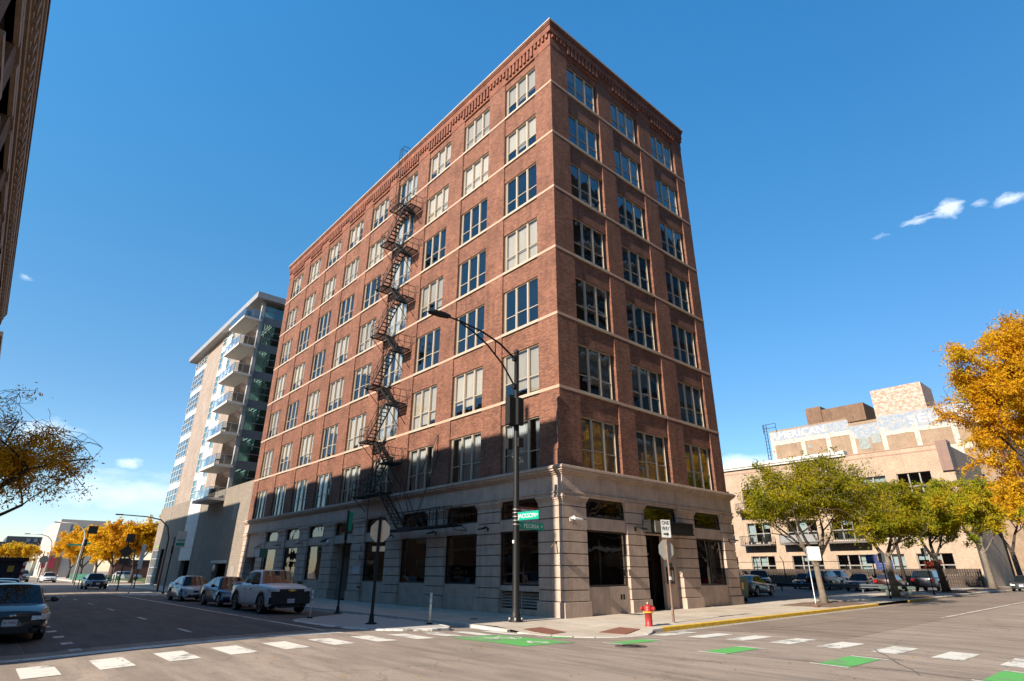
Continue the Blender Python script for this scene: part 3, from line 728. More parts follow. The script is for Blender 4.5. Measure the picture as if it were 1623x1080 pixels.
mark('bike_crossing_block', [[(3.8, -5.05), (3.8, -3.5), (4.35, -3.5), (4.35, -5.05)], rectq(6.3, -4.9, 6.95, -3.35), rectq(9.3, -4.88, 9.92, -3.33), rectq(11.9, -4.72, 12.55, -2.95), rectq(14.62, -4.2, 15.3, -2.4)], pg)
eb = []
for x0, y0, x1, y1 in ((3.8, -5.05, 4.35, -3.5), (6.3, -4.9, 6.95, -3.35), (9.3, -4.88, 9.92, -3.33), (11.9, -4.72, 12.55, -2.95), (14.62, -4.2, 15.3, -2.4)):
    eb += [rectq(x0 - .13, y0 - .14, x1 + .0, y0 - .04), rectq(x0 - .0, y1 + .04, x1 + .13, y1 + .14)]
mark('edge_line', eb + [rectq(-50, -10.22, -.5, -10.1)], pw)
mark('lane_dash', [rectq(x, -13.47, x + 1.6, -13.36) for x in (-4.15, -10.5, -17.5, -24, -30.5, -37)], pw)
mark('parking_square', [rectq(x, -16.55, x + .5, -16.3) for x in (-.95, -2.75, -4.8, -6.9, -9)], pw)
mark('lane_line', [rectq(10.1, 12, 10.2, 60)], pw)
# white bicycle and arrow on the green box
bk = []
def ring(cx, cy, r, w=.06, n=14):
    for k in range(n):
        t0, t1 = 2 * PI * k / n, 2 * PI * (k + 1) / n
        bk.append([(cx + q * math.cos(t), cy + q * math.sin(t)) for q, t in ((r, t0), (r, t1), (r + w, t1), (r + w, t0))])
def seg(a, b, w=.08):
    a = Vector(a); b = Vector(b); d = (b - a).normalized(); n = Vector((-d.y, d.x)) * w / 2
    bk.append([tuple(a - n), tuple(b - n), tuple(b + n), tuple(a + n)])
ring(3.75, -7.35, .32); ring(3.75, -6.35, .32)
for a, b in (((3.75, -7.35), (4.15, -7.1)), ((4.15, -7.1), (4.15, -6.55)), ((3.75, -6.35), (4.3, -6.6)), ((3.75, -6.9), (4.15, -7.1)), ((3.75, -6.9), (4.15, -6.55)), ((3.75, -7.35), (3.75, -6.9)), ((4.3, -6.75), (4.35, -6.45)), ((4.2, -7.25), (4.2, -7.0))): seg(a, b)
seg((5.45, -7.1), (5.0, -6.75), .12); seg((5.45, -6.4), (5.0, -6.75), .12); seg((5.45, -7.1), (5.55, -6.75), .1); seg((5.55, -6.75), (5.45, -6.4), .1)
mb_ = MB()
for p in bk: drape(mb_, p, .010, 1)
tag(mb_.build('bicycle_symbol', pw, recalc=False), kind='structure')

# traffic island in the bike corner
isl = thing('traffic_island', 'low concrete corner island with a white painted rounded kerb beside the bike lane', 'traffic island', (-1.5, -7.5, -.1))
outl = [(-5.6, -8.9), (-5.2, -9.35), (-4.5, -9.55), (-2.0, -9.5), (-.6, -9.25), (.3, -8.75), (.85, -8.1), (1.1, -7.3), (1.05, -6.6), (.6, -6.2), (-.6, -6.0), (-3.5, -5.9), (-6.3, -5.95), (-6.9, -6.4)]
def inset(p, d):
    c = Vector((sum(a for a, _ in p) / len(p), sum(b for _, b in p) / len(p))); out = []
    for i in range(len(p)):
        a = Vector(p[i - 1]); b = Vector(p[i]); q = Vector(p[(i + 1) % len(p)]); n1 = Vector((-(b - a).y, (b - a).x)).normalized(); n2 = Vector((-(q - b).y, (q - b).x)).normalized(); n = (n1 + n2).normalized(); out.append(tuple(b + n * d))
    return out
m_ = MB(); m_.prism(inset(outl, .17), -.2, .05); m_.build('top_slab', M('island_concrete', (.40, .37, .33), .9, var=.15), isl, world=True)
kb_ = MB(); inn = inset(outl, .17); n = len(outl)
kb_.add([(x, y, -.25) for x, y in outl] + [(x, y, .045) for x, y in inset(outl, .02)] + [(x, y, .06) for x, y in inn] + [(x, y, -.25) for x, y in inn],
        [(i, (i + 1) % n, n + (i + 1) % n, n + i) for i in range(n)] + [(n + i, n + (i + 1) % n, 2 * n + (i + 1) % n, 2 * n + i) for i in range(n)] + [(2 * n + i, 2 * n + (i + 1) % n, 3 * n + (i + 1) % n, 3 * n + i) for i in range(n)])
kb_.build('kerb_stone', paintmat('island_kerb', (.68, .64, .58), 1.6), isl, world=True, bev=.02)
# second island further down, by the driveway
isl2 = copy_tree(isl); isl2.location = (-37.5, -8.0, -.12); isl2.scale = (1.0, .8, 1); isl2['label'] = 'sunlit concrete island with white kerb further down the street beside the grey annex'
# manhole, tactile plates, debris
mh = MB(); mh.lathe([(.42, 0), (.42, .012), (.36, .014), (0.001, .014)], (7.38, -5.28, hz(7.38, -5.28)), 28)
for r in (.12, .24): mh.lathe([(r, .014), (r + .02, .02), (r + .04, .014)], (7.38, -5.28, hz(7.38, -5.28)), 24)
tag(mh.build('manhole_cover', M('cast_iron', (.085, .06, .05), .7, var=.3, vs=20)), 'round cast iron manhole cover in the crossing beside the green blocks', 'manhole cover')
tac = M('tactile_rust', (.20, .075, .045), .85, var=.25, vs=12)
def tactile(name, q, label):
    t_ = MB(); t_.slab([(x, y, hs(x, y) + .006) for x, y in q], (0, 0, .008)); a, b, c, d = [Vector(p) for p in q]
    for i in range(10):
        for j in range(6):
            p = a.lerp(b, (i + .5) / 10).lerp(d.lerp(c, (i + .5) / 10), (j + .5) / 6); t_.cbox((p.x, p.y, hs(p.x, p.y) + .017), (.035, .035, .008))
    tag(t_.build(name, tac), label, 'tactile paving', 'tactile plates at the corner')
tactile('tactile_plate', [(2.05, -4.25), (1.95, -3.3), (3.25, -3.4), (3.45, -4.3)], 'rust brown tactile plate on the corner ramp, the one nearer the street lamp')
tactile('tactile_plate', [(3.95, -2.55), (3.75, -1.2), (4.65, -1.2), (4.95, -2.4)], 'rust brown tactile plate on the corner ramp, the one nearer the red hydrant')
wc = MB(); wc.lathe([(.16, 0), (.16, .01), (.001, .01)], (-1.9, -3.3, .004), 16); tag(wc.build('valve_cover', black_metal), 'small dark valve cover in the shaded pavement left of the lamp post', 'valve cover')
# fallen leaves
lf = MB(); rl = random.Random(11)
for k in range(1500):
    r_ = rl.random()
    if r_ < .35: x, y = rl.uniform(5.0, 5.7), rl.uniform(-1, 60)
    elif r_ < .55: x, y = rl.uniform(.3, 4.8), rl.uniform(8, 60)
    elif r_ < .7: x, y = rl.uniform(-30, 1), rl.uniform(-5.3, -4.8)
    else: x, y = rl.uniform(-12, 15), rl.uniform(-17, 10)
    z = (hs(x, y) + .01) if (x < 4.85 and y > -4.6 and x > -.3) else hz(x, y) + .014
    s_ = rl.uniform(.02, .05); t_ = rl.uniform(0, 6.3); c_, d_ = math.cos(t_) * s_, math.sin(t_) * s_
    lf.quad((x - c_, y - d_, z), (x + d_ * .5, y - c_ * .5, z + rl.uniform(0, .015)), (x + c_, y + d_, z + .005), (x - d_ * .5, y + c_ * .5, z))
tag(lf.build('fallen_leaves', leafmat('dry_leaf', [(.30, .12, .02), (.5, .27, .03), (.2, .08, .02)], 3), recalc=False), 'scattered yellow and brown fallen leaves on the road and kerb', 'leaves', kind='stuff')
# planting strip mulch round the street trees
for (x0, y0, x1, y1) in ((1.9, 15.2, 4.55, 20.6), (2.0, 28.5, 4.55, 34.5), (2.0, 41.5, 4.55, 49), (1.8, 56, 4.55, 68)):
    m_ = MB(); n = 14
    for i in range(n + 1):
        for j in range(7):
            x = x0 + (x1 - x0) * j / 6; y = y0 + (y1 - y0) * i / n; e = 0 if i in (0, n) or j in (0, 6) else .05 + .05 * random.random()
            m_.v.append((x + random.uniform(-.08, .08), y + random.uniform(-.1, .1), hs(x, y) + .008 + e))
    for i in range(n):
        for j in range(6): k = i * 7 + j; m_.f.append((k, k + 1, k + 8, k + 7)); m_.sm.append(True)
    tag(m_.build('planting_bed', M('mulch', (.16, .10, .065), .95, var=.5, vs=9, bump=.8, bs=25)), kind='structure')
# parking lot and park lawn
m_ = MB()
ysl = [14.7, 20, 26, 32, 38, 44, 48, 53, 74.9]
for y0, y1 in zip(ysl[:-1], ysl[1:]): m_.quad((-60, y0, rise(y0) + .0), (-.31, y0, rise(y0) + .0), (-.31, y1, rise(y1)), (-60, y1, rise(y1)))
tag(m_.build('parking_lot', asphalt('lot_asphalt', (.13, .12, .115)), recalc=False), kind='structure')
m_ = MB(); m_.box(-260, 3.0, -.2, -98, 160, .02); tag(m_.build('lawn', M('grass', (.12, .16, .03), .95, var=.35, vs=.8, bump=.8, bs=8)), kind='structure')
m_ = MB(); m_.box(-260, -4.6, -.2, -98, 2.99, .03); m_.box(-260, -22, -.2, -98, -17.6, .02); m_.box(-82, -22.2, -.25, 1.2, -19.5, .0); tag(m_.build('far_pavement', conc), kind='structure')
m_ = MB(); m_.box(15.8, -4.4, -.3, 22, 120, .02); m_.box(15.8, -60, -.3, 60, -19.6, .01); tag(m_.build('pavement_east', pave), kind='structure')
# ================================================================== OTHER BUILDINGS
# --- grey annex / garage block
ax = thing('annex_building', 'low grey block annex with garage openings and a pale panel strip, under the tower', 'building', (-42.2, 0, 0))
blockm = brickmat('grey_block', (.27, .22, .175), (.23, .19, .15), (.17, .14, .11), bw=.41, bh=.205, msize=.012, bump=.25, patch=.12, soot=.12)
w = MB(); AX0, AX1 = -81.5, -42.14; ZA = 10.2
ops = [(-49.6, -46.9, 0, 2.6), (-57.0, -49.0, 0, 0), ]
opn = [(-50.6, -46.2, 2.45), (-64.2, -60.2, 2.9), (-80.9, -74.2, 4.5)]
prev = AX1
for a_, b_, h_ in opn:
    w.box(b_, 0, 0, prev, .5, ZA if prev == AX1 else ZA); w.box(a_, 0, h_, b_, .5, ZA); prev = a_
w.box(AX0, 0, 0, prev, .5, ZA)
w.box(AX0, .5, 0, AX0 + .4, 14, ZA); w.box(AX0 + .4, 13.5, 0, AX1, 14, ZA); w.box(AX0 + .4, .5, 9.2, AX1, 13.5, 9.4); w.box(-50.2, .5, 9.4, -49.9, 13.5, ZA)
w.build('wall', blockm, ax, world=True)
w = MB(); w.box(AX0 + .4, 2.0, 0, AX1, 2.2, 9.0); w.build('interior_wall', interior, ax, world=True)
w = MB()
for k in range(4):
    for j in range(4):
        pass
for j in range(5): w.box(-65.4, -.05, 2.92 + j * 1.48, -60.0, .02, 2.92 + j * 1.48 + 1.45)
w.build('panel_strip', M('pale_panel', (.50, .49, .47), .6, var=.06), ax, world=True)
w = MB(); w.box(-51.2, -.12, 2.5, -46.0, .0, 2.78); w.build('canopy', M('canopy_grey', (.36, .35, .34), .6), ax, world=True)
for q_ in ((-48.5, .8, 0, -46.2, .9, 2.45), (-62, .8, 0, -60.3, .9, 2.9)): w = MB(); w.box(*q_); w.build('garage_door', M('door_grey', (.33, .31, .29), .6), ax, world=True)
w = MB(); w.lathe([(.34, 0), (.36, .05), (.3, .12)], (-49.8, -.13, 2.05), 18, 'y'); w.build('round_lamp', M('globe', (.55, .52, .48), .5), ax, world=True)
for q_ in ((-47.1, -.02, 6.6, -45.7, .03, 8.3), (-75.6, -.03, 7.2, -74.9, .03, 9.3), (-44.6, -.02, 1.0, -43.4, .03, 2.2)): w = MB(); w.box(*q_); w.build('vent_panel', M('vent_grey', (.24, .21, .185), .7), ax, world=True)
w = MB()
for x in np.linspace(-80.9, -76.6, 6): w.box(x - .05, .0, 0, x + .05, .15, 4.5)
for z in (0.1, 1.1, 2.2, 3.3, 4.4): w.box(-80.9, .02, z - .04, -76.6, .12, z + .04)
w.box(-74.6, .3, 0, -74.3, .4, 4.5); f_ = w.build('shop_front', M('pale_frame', (.4, .42, .42), .5), ax, world=True)
w = MB(); w.quad((-80.9, .2, 0), (-76.6, .2, 0), (-76.6, .2, 4.5), (-80.9, .2, 4.5)); w.quad((-76.6, .9, 0), (-74.3, .9, 0), (-74.3, .9, 4.5), (-76.6, .9, 4.5)); w.build('pane', glass_dk, f_, world=True, recalc=False)
w = MB(); w.box(-79.4, -.04, 4.75, -77.4, -.0, 5.05); w.build('sign_strip', M('sign_green', (.18, .32, .08), .5), ax, world=True)

# --- glass and brick tower behind it
tw = thing('apartment_tower', 'tall modern tower with blue glass, grey brick, thin flat roof and seven stacked balconies', 'building', (-51.3, .3, 10.2))
TX0, TX1, TYS, TYN = -81.4, -51.4, .22, 26
ZT0, ZT1 = 10.2, 33.3; FH = 3.6; FZ = [8.9 + FH * k for k in range(8)]      # slab undersides
tb = brickmat('taupe_block', (.36, .285, .235), (.31, .245, .20), (.24, .19, .155), bw=.41, bh=.205, msize=.012, bump=.2, patch=.15, soot=.2)
w = MB(); w.box(-75.2, TYS, ZT0, -67.4, TYS + .4, ZT1); w.box(-61.2, TYS, ZT0, -56.9, TYS + .4, ZT1); w.box(-57.2, TYS + .4, 6.3, -56.9, 2.2, ZT1)
w.box(-56.9, 1.9, 6.3, -55.6, 2.2, ZT1)
w.build('wall', tb, tw, world=True)
wp = MB(); wp.box(-67.4, TYS + .02, ZT0 - .3, -61.2, TYS + .35, ZT1)
for k in range(8):
    z = FZ[k] + 1.25
    wp.box(-81.4, TYS + .05, z - 1.05 + .2, -75.2, TYS + .3, z - .1)
wp.build('white_panel', M('white_panel', (.70, .69, .67), .5, var=.05), tw, world=True)
pmul = M('pale_mullion', (.50, .50, .48), .5); tmul = M('taupe_mullion', (.27, .25, .22), .5); teal = glassmat('teal_glass', (.36, .62, .60), .12, 1.0)
def curtain(x0, x1, z0, z1, nx_, nz_, y, ax_='S', fm=None, gm_=None):
    w = MB(); gp = MB()
    for k in range(nx_ + 1):
        x = x0 + (x1 - x0) * k / nx_
        w.box(x - .05, y - .06, z0, x + .05, y + .06, z1) if ax_ == 'S' else w.box(y - .06, x - .05, z0, y + .06, x + .05, z1)
    for k in range(nz_ + 1):
        z = z0 + (z1 - z0) * k / nz_
        w.box(x0, y - .05, z - .04, x1, y + .05, z + .04) if ax_ == 'S' else w.box(y - .05, x0, z - .04, y + .05, x1, z + .04)
    gp.quad((x0, y, z0), (x1, y, z0), (x1, y, z1), (x0, y, z1)) if ax_ == 'S' else gp.quad((y, x0, z0), (y, x1, z0), (y, x1, z1), (y, x0, z1))
    wo = w.build('window', fm or pmul, tw, world=True); gp.build('pane', gm_ or glass_blue, wo, world=True, recalc=False)
for k in range(7):
    z = FZ[k] + 1.25
    zt_ = min(z + FH - 1.0, ZT1)
    curtain(-81.35, -75.25, z, zt_, 4, 3, TYS - .02)
    curtain(-67.0, -65.4, z, zt_, 1, 3, TYS - .04); curtain(-62.9, -61.4, z - .9, z + FH - 2.0, 1, 2, TYS - .04)
    z = FZ[k] + .3
    curtain(-55.6, -51.5, z, min(z + 3.25, ZT1), 4, 2, 1.85)
w = MB(); w.box(TX0 + .1, TYS + .8, 6.5, -75.2, 4, ZT1 - .1); w.box(-75, 2.6, 6.5, TX1 - 1.6, TYN - .2, ZT1 - .1); w.build('interior_wall', M('tower_room', (.06, .09, .09), .9, var=.6, vs=.4), tw, world=True)
w = MB(); w.box(TX1 - .15, TYS - .1, ZT0 - 1.5, TX1 + .25, TYS + .3, ZT1); w.box(TX1 - .1, 6.6, ZT0, TX1 + .1, 6.8, ZT1)
w.build('corner_column', M('column_grey', (.36, .345, .32), .5), tw, world=True)
spn = MB()
for k in range(8):
    z = FZ[k] + .1
    if z + .9 < ZT1 + .5: spn.box(TX1 - .14, TYS + .3, max(z - .1, ZT0), TX1 + .04, TYN, min(z + .8, ZT1))
    if k < 7: curtain(TYS + .4, TYN, z + .8, z + FH - .1, 8, 3, TX1, 'E', tmul, teal)
spn.build('spandrel_panel', M('spandrel', (.22, .205, .19), .5), tw, world=True)
w = MB()
rr = random.Random(9)
for k in range(7):
    for j in range(8):
        if rr.random() < .65: y = .8 + j * 3.1; w.box(TX1 - .9, y, FZ[k] + 1.0, TX1 - .8, y + rr.uniform(.8, 2.6), FZ[k] + 3.4)
w.build('blind', M('teal_blind', (.5, .62, .56), .8, var=.2), tw, world=True)
w = MB(); w.slab([(-82.6, -.85, 33.35), (-50.4, -.85, 33.35), (-50.4, 26.5, 33.35), (-82.6, 26.5, 33.35)], (0, 0, .14)); w.box(-82.6, -.85, 33.5, -50.4, 26.5, 34.15); w.box(-72, 3, 34.15, -51.6, 22, 34.9)
w.build('roof', M('roof_fascia', (.27, .26, .26), .5), tw, world=True)
for k in range(7):
    z = FZ[k]
    b_ = MB(); b_.box(-56.9, -1.8, z, -50.95, TYS + .02, z + .28)
    b_.slab([(-56.9, -1.8, z), (-50.95, -1.8, z), (-50.95, TYS, z), (-56.9, TYS, z)], (0, 0, -.02)) if 0 else None
    bo = b_.build('balcony', M('balcony_slab', (.52, .48, .43), .7), tw, world=True)
    r_ = MB()
    for x in np.linspace(-56.8, -51.05, 5): r_.bar((x, -1.72, z + .28), (x, -1.72, z + 1.38), .05)
    r_.bar((-56.8, -1.72, z + 1.38), (-51.05, -1.72, z + 1.38), .05); 
    for x in (-56.8, -51.05):
        r_.bar((x, -1.72, z + 1.38), (x, .2, z + 1.38), .05); r_.bar((x, -.8, z + .28), (x, -.8, z + 1.38), .04)
    r_.build('railing', steel, bo, world=True)
    g_ = MB(); g_.quad((-56.8, -1.76, z + .36), (-51.05, -1.76, z + .36), (-51.05, -1.76, z + 1.3), (-56.8, -1.76, z + 1.3)); g_.quad((-51.05, -1.7, z + .36), (-51.05, .2, z + .36), (-51.05, .2, z + 1.3), (-51.05, -1.7, z + 1.3))
    g_.build('glass_panel', glassmat('rail_glass', (.62, .72, .80), .14, 1.1), bo, world=True, recalc=False)
    if k in (0, 6): c_ = MB(); c_.box(-53.6, -1.55, z + .3, -51.4, -.9, z + 1.25); c_.build('covered_furniture', M('dark_cover', (.03, .035, .045), .8), bo, world=True, bev=.2)
    if k in (1, 2): c_ = MB(); c_.cbox((-52.6, -1.0, z + .95), (.9, .6, .04)); [c_.bar((-52.6 + s * .35, -1.0 + t * .2, z + .28), (-52.6 + s * .35, -1.0 + t * .2, z + .95), .03) for s in (-1, 1) for t in (-1, 1)]; c_.build('patio_table', dark_frame, bo, world=True)

# --- building across the street (left edge), whose shadow falls on the road and the brick front
sb = thing('corner_building', 'tan brick commercial building seen steeply from below at the left edge, deep cornice and sills', 'building', (1.0, -22.3, 0))
SBX0, SBX1, SY = -39.3, 1.12, -22.3; HS = 20.45
tanb = brickmat('tan_brick', (.20, .135, .09), (.15, .10, .068), (.11, .085, .065), patch=.2, bump=.4)
tanst = M('tan_terracotta', (.30, .22, .15), .7, var=.25, vs=1.5, bump=.2, streak=.3)
w = MB(); tr_ = MB()
bays = [(-(2.2 + 4.4 * k) - 3.0 + 1.0, -(2.2 + 4.4 * k) + 1.0) for k in range(8)]
bays = [(a_ + .3, b_ + .3) for a_, b_ in bays]
fl = [(4.8, 7.3), (8.6, 11.1), (12.4, 14.9), (16.2, 18.3)]
e = SBX1
for a_, b_ in bays + [(SBX0, SBX0)]:
    w.box(max(a_, SBX0) if b_ == a_ else b_, SY - .5, 0, e, SY, HS - 1.2); e = a_
for a_, b_ in bays:
    z = 0
    for z0, z1 in [(0.5, 3.6)] + fl:
        w.box(a_, SY - .5, z, b_, SY - .06, z0); z = z1
        gl = MB(); sf = MB(); tr1 = MB()
        gl.quad((a_, SY - .38, z0), (b_, SY - .38, z0), (b_, SY - .38, z1), (a_, SY - .38, z1))
        sf.box(a_, SY - .40, z1 - .1, b_, SY - .3, z1); sf.box(a_, SY - .40, z0, b_, SY - .3, z0 + .1); sf.box((a_ + b_) / 2 - .06, SY - .42, z0, (a_ + b_) / 2 + .06, SY - .28, z1); sf.box(a_, SY - .4, (z0 + z1) / 2 - .04, b_, SY - .31, (z0 + z1) / 2 + .04)
        tr1.box(a_ - .15, SY - .45, z0 - .22, b_ + .15, SY + .22, z0)
        tr_.box(a_ - .1, SY - .3, z1, b_ + .1, SY + .09, z1 + .3)
        for x in (a_ - .12, b_ - .12): tr1.box(x, SY - .2, z0 - .5, x + .24, SY + .16, z0 - .22)
        wo = sf.build('window', dark_frame, sb, world=True); gl.build('pane', glass_dk, wo, world=True, recalc=False); tr1.build('sill', tanst, wo, world=True)
    w.box(a_, SY - .5, z, b_, SY - .06, HS - 1.2)
w.box(SBX0, SY - 14, 0, SBX0 + .5, SY - .5, HS - 1.2); w.box(SBX1 - .5, SY - 14, 0, SBX1, SY - .5, HS - 1.2); w.box(SBX0 + .5, SY - 14, 0, SBX1 - .5, SY - 13.5, HS - 1.2); w.box(SBX0 + .5, SY - 13.5, HS - 2, SBX1 - .5, SY - .5, HS - 1.6)
w.build('wall', tanb, sb, world=True)
for z0, z1, e_ in ((HS - 1.9, HS - 1.7, .1), (HS - 1.2, HS - .95, .10), (HS - .95, HS - .7, .16), (HS - .7, HS - .45, .22), (HS - .45, HS - .2, .30), (HS - .2, HS, .36), (4.0, 4.3, .15), (7.9, 8.05, .08), (11.7, 11.85, .08), (15.4, 15.6, .12)):
    tr_.box(SBX0 - .001, SY - 1.2 if z0 > 18.6 else SY - .1, z0 + .001, SBX1 + e_ * .5, SY + e_, z1)
for k in range(52): x = SBX1 - .3 - k * .78; tr_.box(x - .28, SY + .1, HS - .95, x, SY + .27, HS - .46)
tr_.build('cornice', tanst, sb, world=True)
cpx = MB(); cpx.box(SBX0 - .1, SY - 1.2, HS + .001, SBX1 + .33, SY + .40, HS + .09); cpx.box(.1, SY - 1.0, HS + .09, .7, SY - .5, HS + .6) ; cpx.build('coping', M('dark_coping', (.09, .06, .05), .7), sb, world=True)
fn = MB(); fn.box(-.85, SY - 1.5, HS + .09, -.55, SY - 1.2, HS + 2.1); fn.build('vent_pipe', M('dark_coping', (0, 0, 0)), sb, world=True)
w = MB(); w.box(SBX0 + .6, SY - 13.4, 0.02, SBX1 - .6, SY - 1.3, HS - 2.1); w.build('interior_wall', interior, sb, world=True)
# west neighbour beyond the alley
s2 = thing('low_rise_building', 'plain brick building further down the shaded side of the street, past the alley', 'building', (-43.9, -22.3, 0))
w = MB(); w.box(-76, SY - 12, 0, -43.9, SY, 20.0); w.build('wall', tanb, s2, world=True)
g_ = MB(); f2 = MB()
for k in range(7):
    for z in (1, 5, 9, 13): f2.box(-47 - 4.3 * k, SY, z, -44.8 - 4.3 * k, SY + .05, z + 2.4); g_.box(-46.9 - 4.3 * k, SY + .05, z + .1, -44.9 - 4.3 * k, SY + .06, z + 2.3)
f2.build('window_frame', dark_frame, s2, world=True); g_.build('pane', M('dark_pane', (.02, .025, .03), .08, spec=.8), s2, world=True)
w = MB(); w.box(-76.1, SY - 1, 20.0, -43.8, SY + .35, 20.4); w.build('cornice', tanst, s2, world=True)

# --- unseen buildings to the east, added for window reflections and to cut sky light
e_b = thing('balcony_building', 'tall brown building with white balcony slabs that shows reflected in the dark east windows', 'building', (22, 2, 0))
w = MB(); w.box(23.6, 1, 0, 45, 62, 52); w.build('wall', brickmat('brown_wall', (.12, .065, .04), (.09, .05, .03), (.08, .05, .04)), e_b, world=True)  # stretched south and kept dark to block sky light from the east front
w = MB()
for k in range(16): z = 2.4 + 3.1 * k; w.box(23.5, 3, z, 23.58, 27, z + 2.2); w.box(23.5, 30, z, 23.58, 60, z + 2.2)
w.build('window_band', M('dark_band_glass', (.015, .02, .026), .1, var=.3, spec=.8), e_b, world=True)
for k in range(15):
    z = 4 + 3.1 * k
    w = MB(); w.box(22.0, 14.5, z, 23.5, 22, z + .3); w.box(22.4, 29, z, 23.5, 40, z + .3); bo = w.build('balcony', white_paint, e_b, world=True)
    w = MB(); w.bar((22.05, 14.5, z + 1.3), (22.05, 22, z + 1.3), .06); w.bar((22.45, 29, z + 1.3), (22.45, 40, z + 1.3), .06); [w.bar((22.05, y, z + .3), (22.05, y, z + 1.3), .04) for y in range(15, 22)]
    w.build('railing', steel, bo, world=True)
e_s = thing('unseen_sky_blocker', 'unseen dark brick block added behind the viewpoint to cut sky light and fill reflections', 'building', (24.5, -25, 0))
w = MB(); w.box(24.5, -70, 0, 60, -25, 30); w.build('wall', tanb, e_s, world=True)  # added out of view to lower the sky fill over the street
w = MB(); [w.box(24.44, -29 - 5 * k, z, 24.5, -26.4 - 5 * k, z + 2.4) for k in range(8) for z in (1, 5, 9, 13, 17, 21, 25)]; w.build('window_band', MATS['dark_pane'], e_s, world=True)

# --- tan loft building behind the parking lot
tl = thing('loft_building', 'long tan brick loft building with small balconies and grid windows behind the parking lot', 'building', (-0.1, 75, .5))
TY = 75.0; TE = -0.1
tan = brickmat('light_tan_brick', (.46, .335, .24), (.385, .27, .19), (.40, .31, .23), bump=.25, patch=.18, soot=.15)
w = MB()
cols = [(-58.61, -55.13), (-52.81, -49.33), (-47.0, -43.52), (-40.74, -37.02), (-35.39, -32.14), (-29.82, -25.99), (-23.32, -18.79), (-16.82, -12.41), (-11.48, -8.23), (-6.83, -2.77)]
rows_ = [(1.93, 4.49), (6.58, 9.54), (11.69, 14.94)]
ZR = 18.3
gmul = M('grey_mullion', (.24, .22, .2), .5); lglass = glassmat('loft_glass', (.6, .68, .7), .12, 1.2); wblind = M('white_blind', (.7, .72, .7), .8); tsill = M('sill_tan', (.5, .42, .34), .8)
e = -60
for a_, b_ in cols:
    w.box(e, TY, 0, a_, TY + .5, ZR); e = b_
    z = 0
    for i, (z0, z1) in enumerate(rows_):
        w.box(a_, TY + .001, z, b_, TY + .45, z0); z = z1
        n = 3 if b_ - a_ > 3.4 else 2; f1 = MB(); g1 = MB(); b1 = MB(); s1 = MB()
        for k in range(n + 1): x = a_ + (b_ - a_) * k / n; f1.box(x - .08, TY + .2, z0, x + .08, TY + .32, z1)
        for t in (0, .45, 1): zz = z0 + (z1 - z0) * t; f1.box(a_, TY + .21, zz - .07, b_, TY + .31, zz + .07)
        g1.quad((a_, TY + .27, z0), (b_, TY + .27, z0), (b_, TY + .27, z1), (a_, TY + .27, z1))
        for k in range(n):
            if rr.random() < .55: x0 = a_ + (b_ - a_) * k / n + .1; x1 = a_ + (b_ - a_) * (k + 1) / n - .1; b1.box(x0, TY + .6, z0 + (z1 - z0) * rr.choice((0, .45, .7)), x1, TY + .63, z1)
        s1.box(a_ - .1, TY - .06, z0 - .2, b_ + .1, TY + .2, z0)
        wo = f1.build('window', gmul, tl, world=True); g1.build('pane', lglass, wo, world=True, recalc=False); s1.build('sill', tsill, wo, world=True)
        if b1.v: b1.build('blind', wblind, wo, world=True)
    w.box(a_, TY + .001, z, b_, TY + .45, ZR)
w.box(e, TY, 0, TE, TY + .5, ZR); w.box(TE - .5, TY + .5, 0, TE, TY + 17, ZR - .2); w.box(-60, TY + .5, 0, -59.5, TY + 17, ZR - .2); w.box(-59.5, TY + .5, ZR - 1, TE - .5, TY + 17, ZR - .7)
w.build('wall', tan, tl, world=True)
w = MB(); w.box(-59, TY + 2.4, .1, TE - 1, TY + 3, ZR - 1.2); w.build('interior_wall', interior, tl, world=True)
w = MB(); w.box(-60.2, TY - .35, ZR, -12.76, TY + 1.0, ZR + .3); w.box(-60.2, TY - .5, ZR + .3, -12.76, TY + 1.0, ZR + .8); w.build('cornice', M('cornice_white', (.52, .50, .46), .6, var=.06), tl, world=True)
w = MB(); w.box(-12.76, TY - .06, ZR, TE + .1, TY + .6, ZR + .14); w.box(-60, TY - .04, ZR - .7, TE, TY + .02, ZR - .55); w.build('coping', M('coping_red', (.34, .20, .15), .8), tl, world=True)
w = MB(); w.box(-1.32, TY - .35, 14.71, -0.04, TY + 1.6, 18.71); w.build('chimney', M('brown_metal_clad', (.20, .115, .085), .6, streak=.3), tl, world=True)
B1 = 6.23; B2 = 11.34
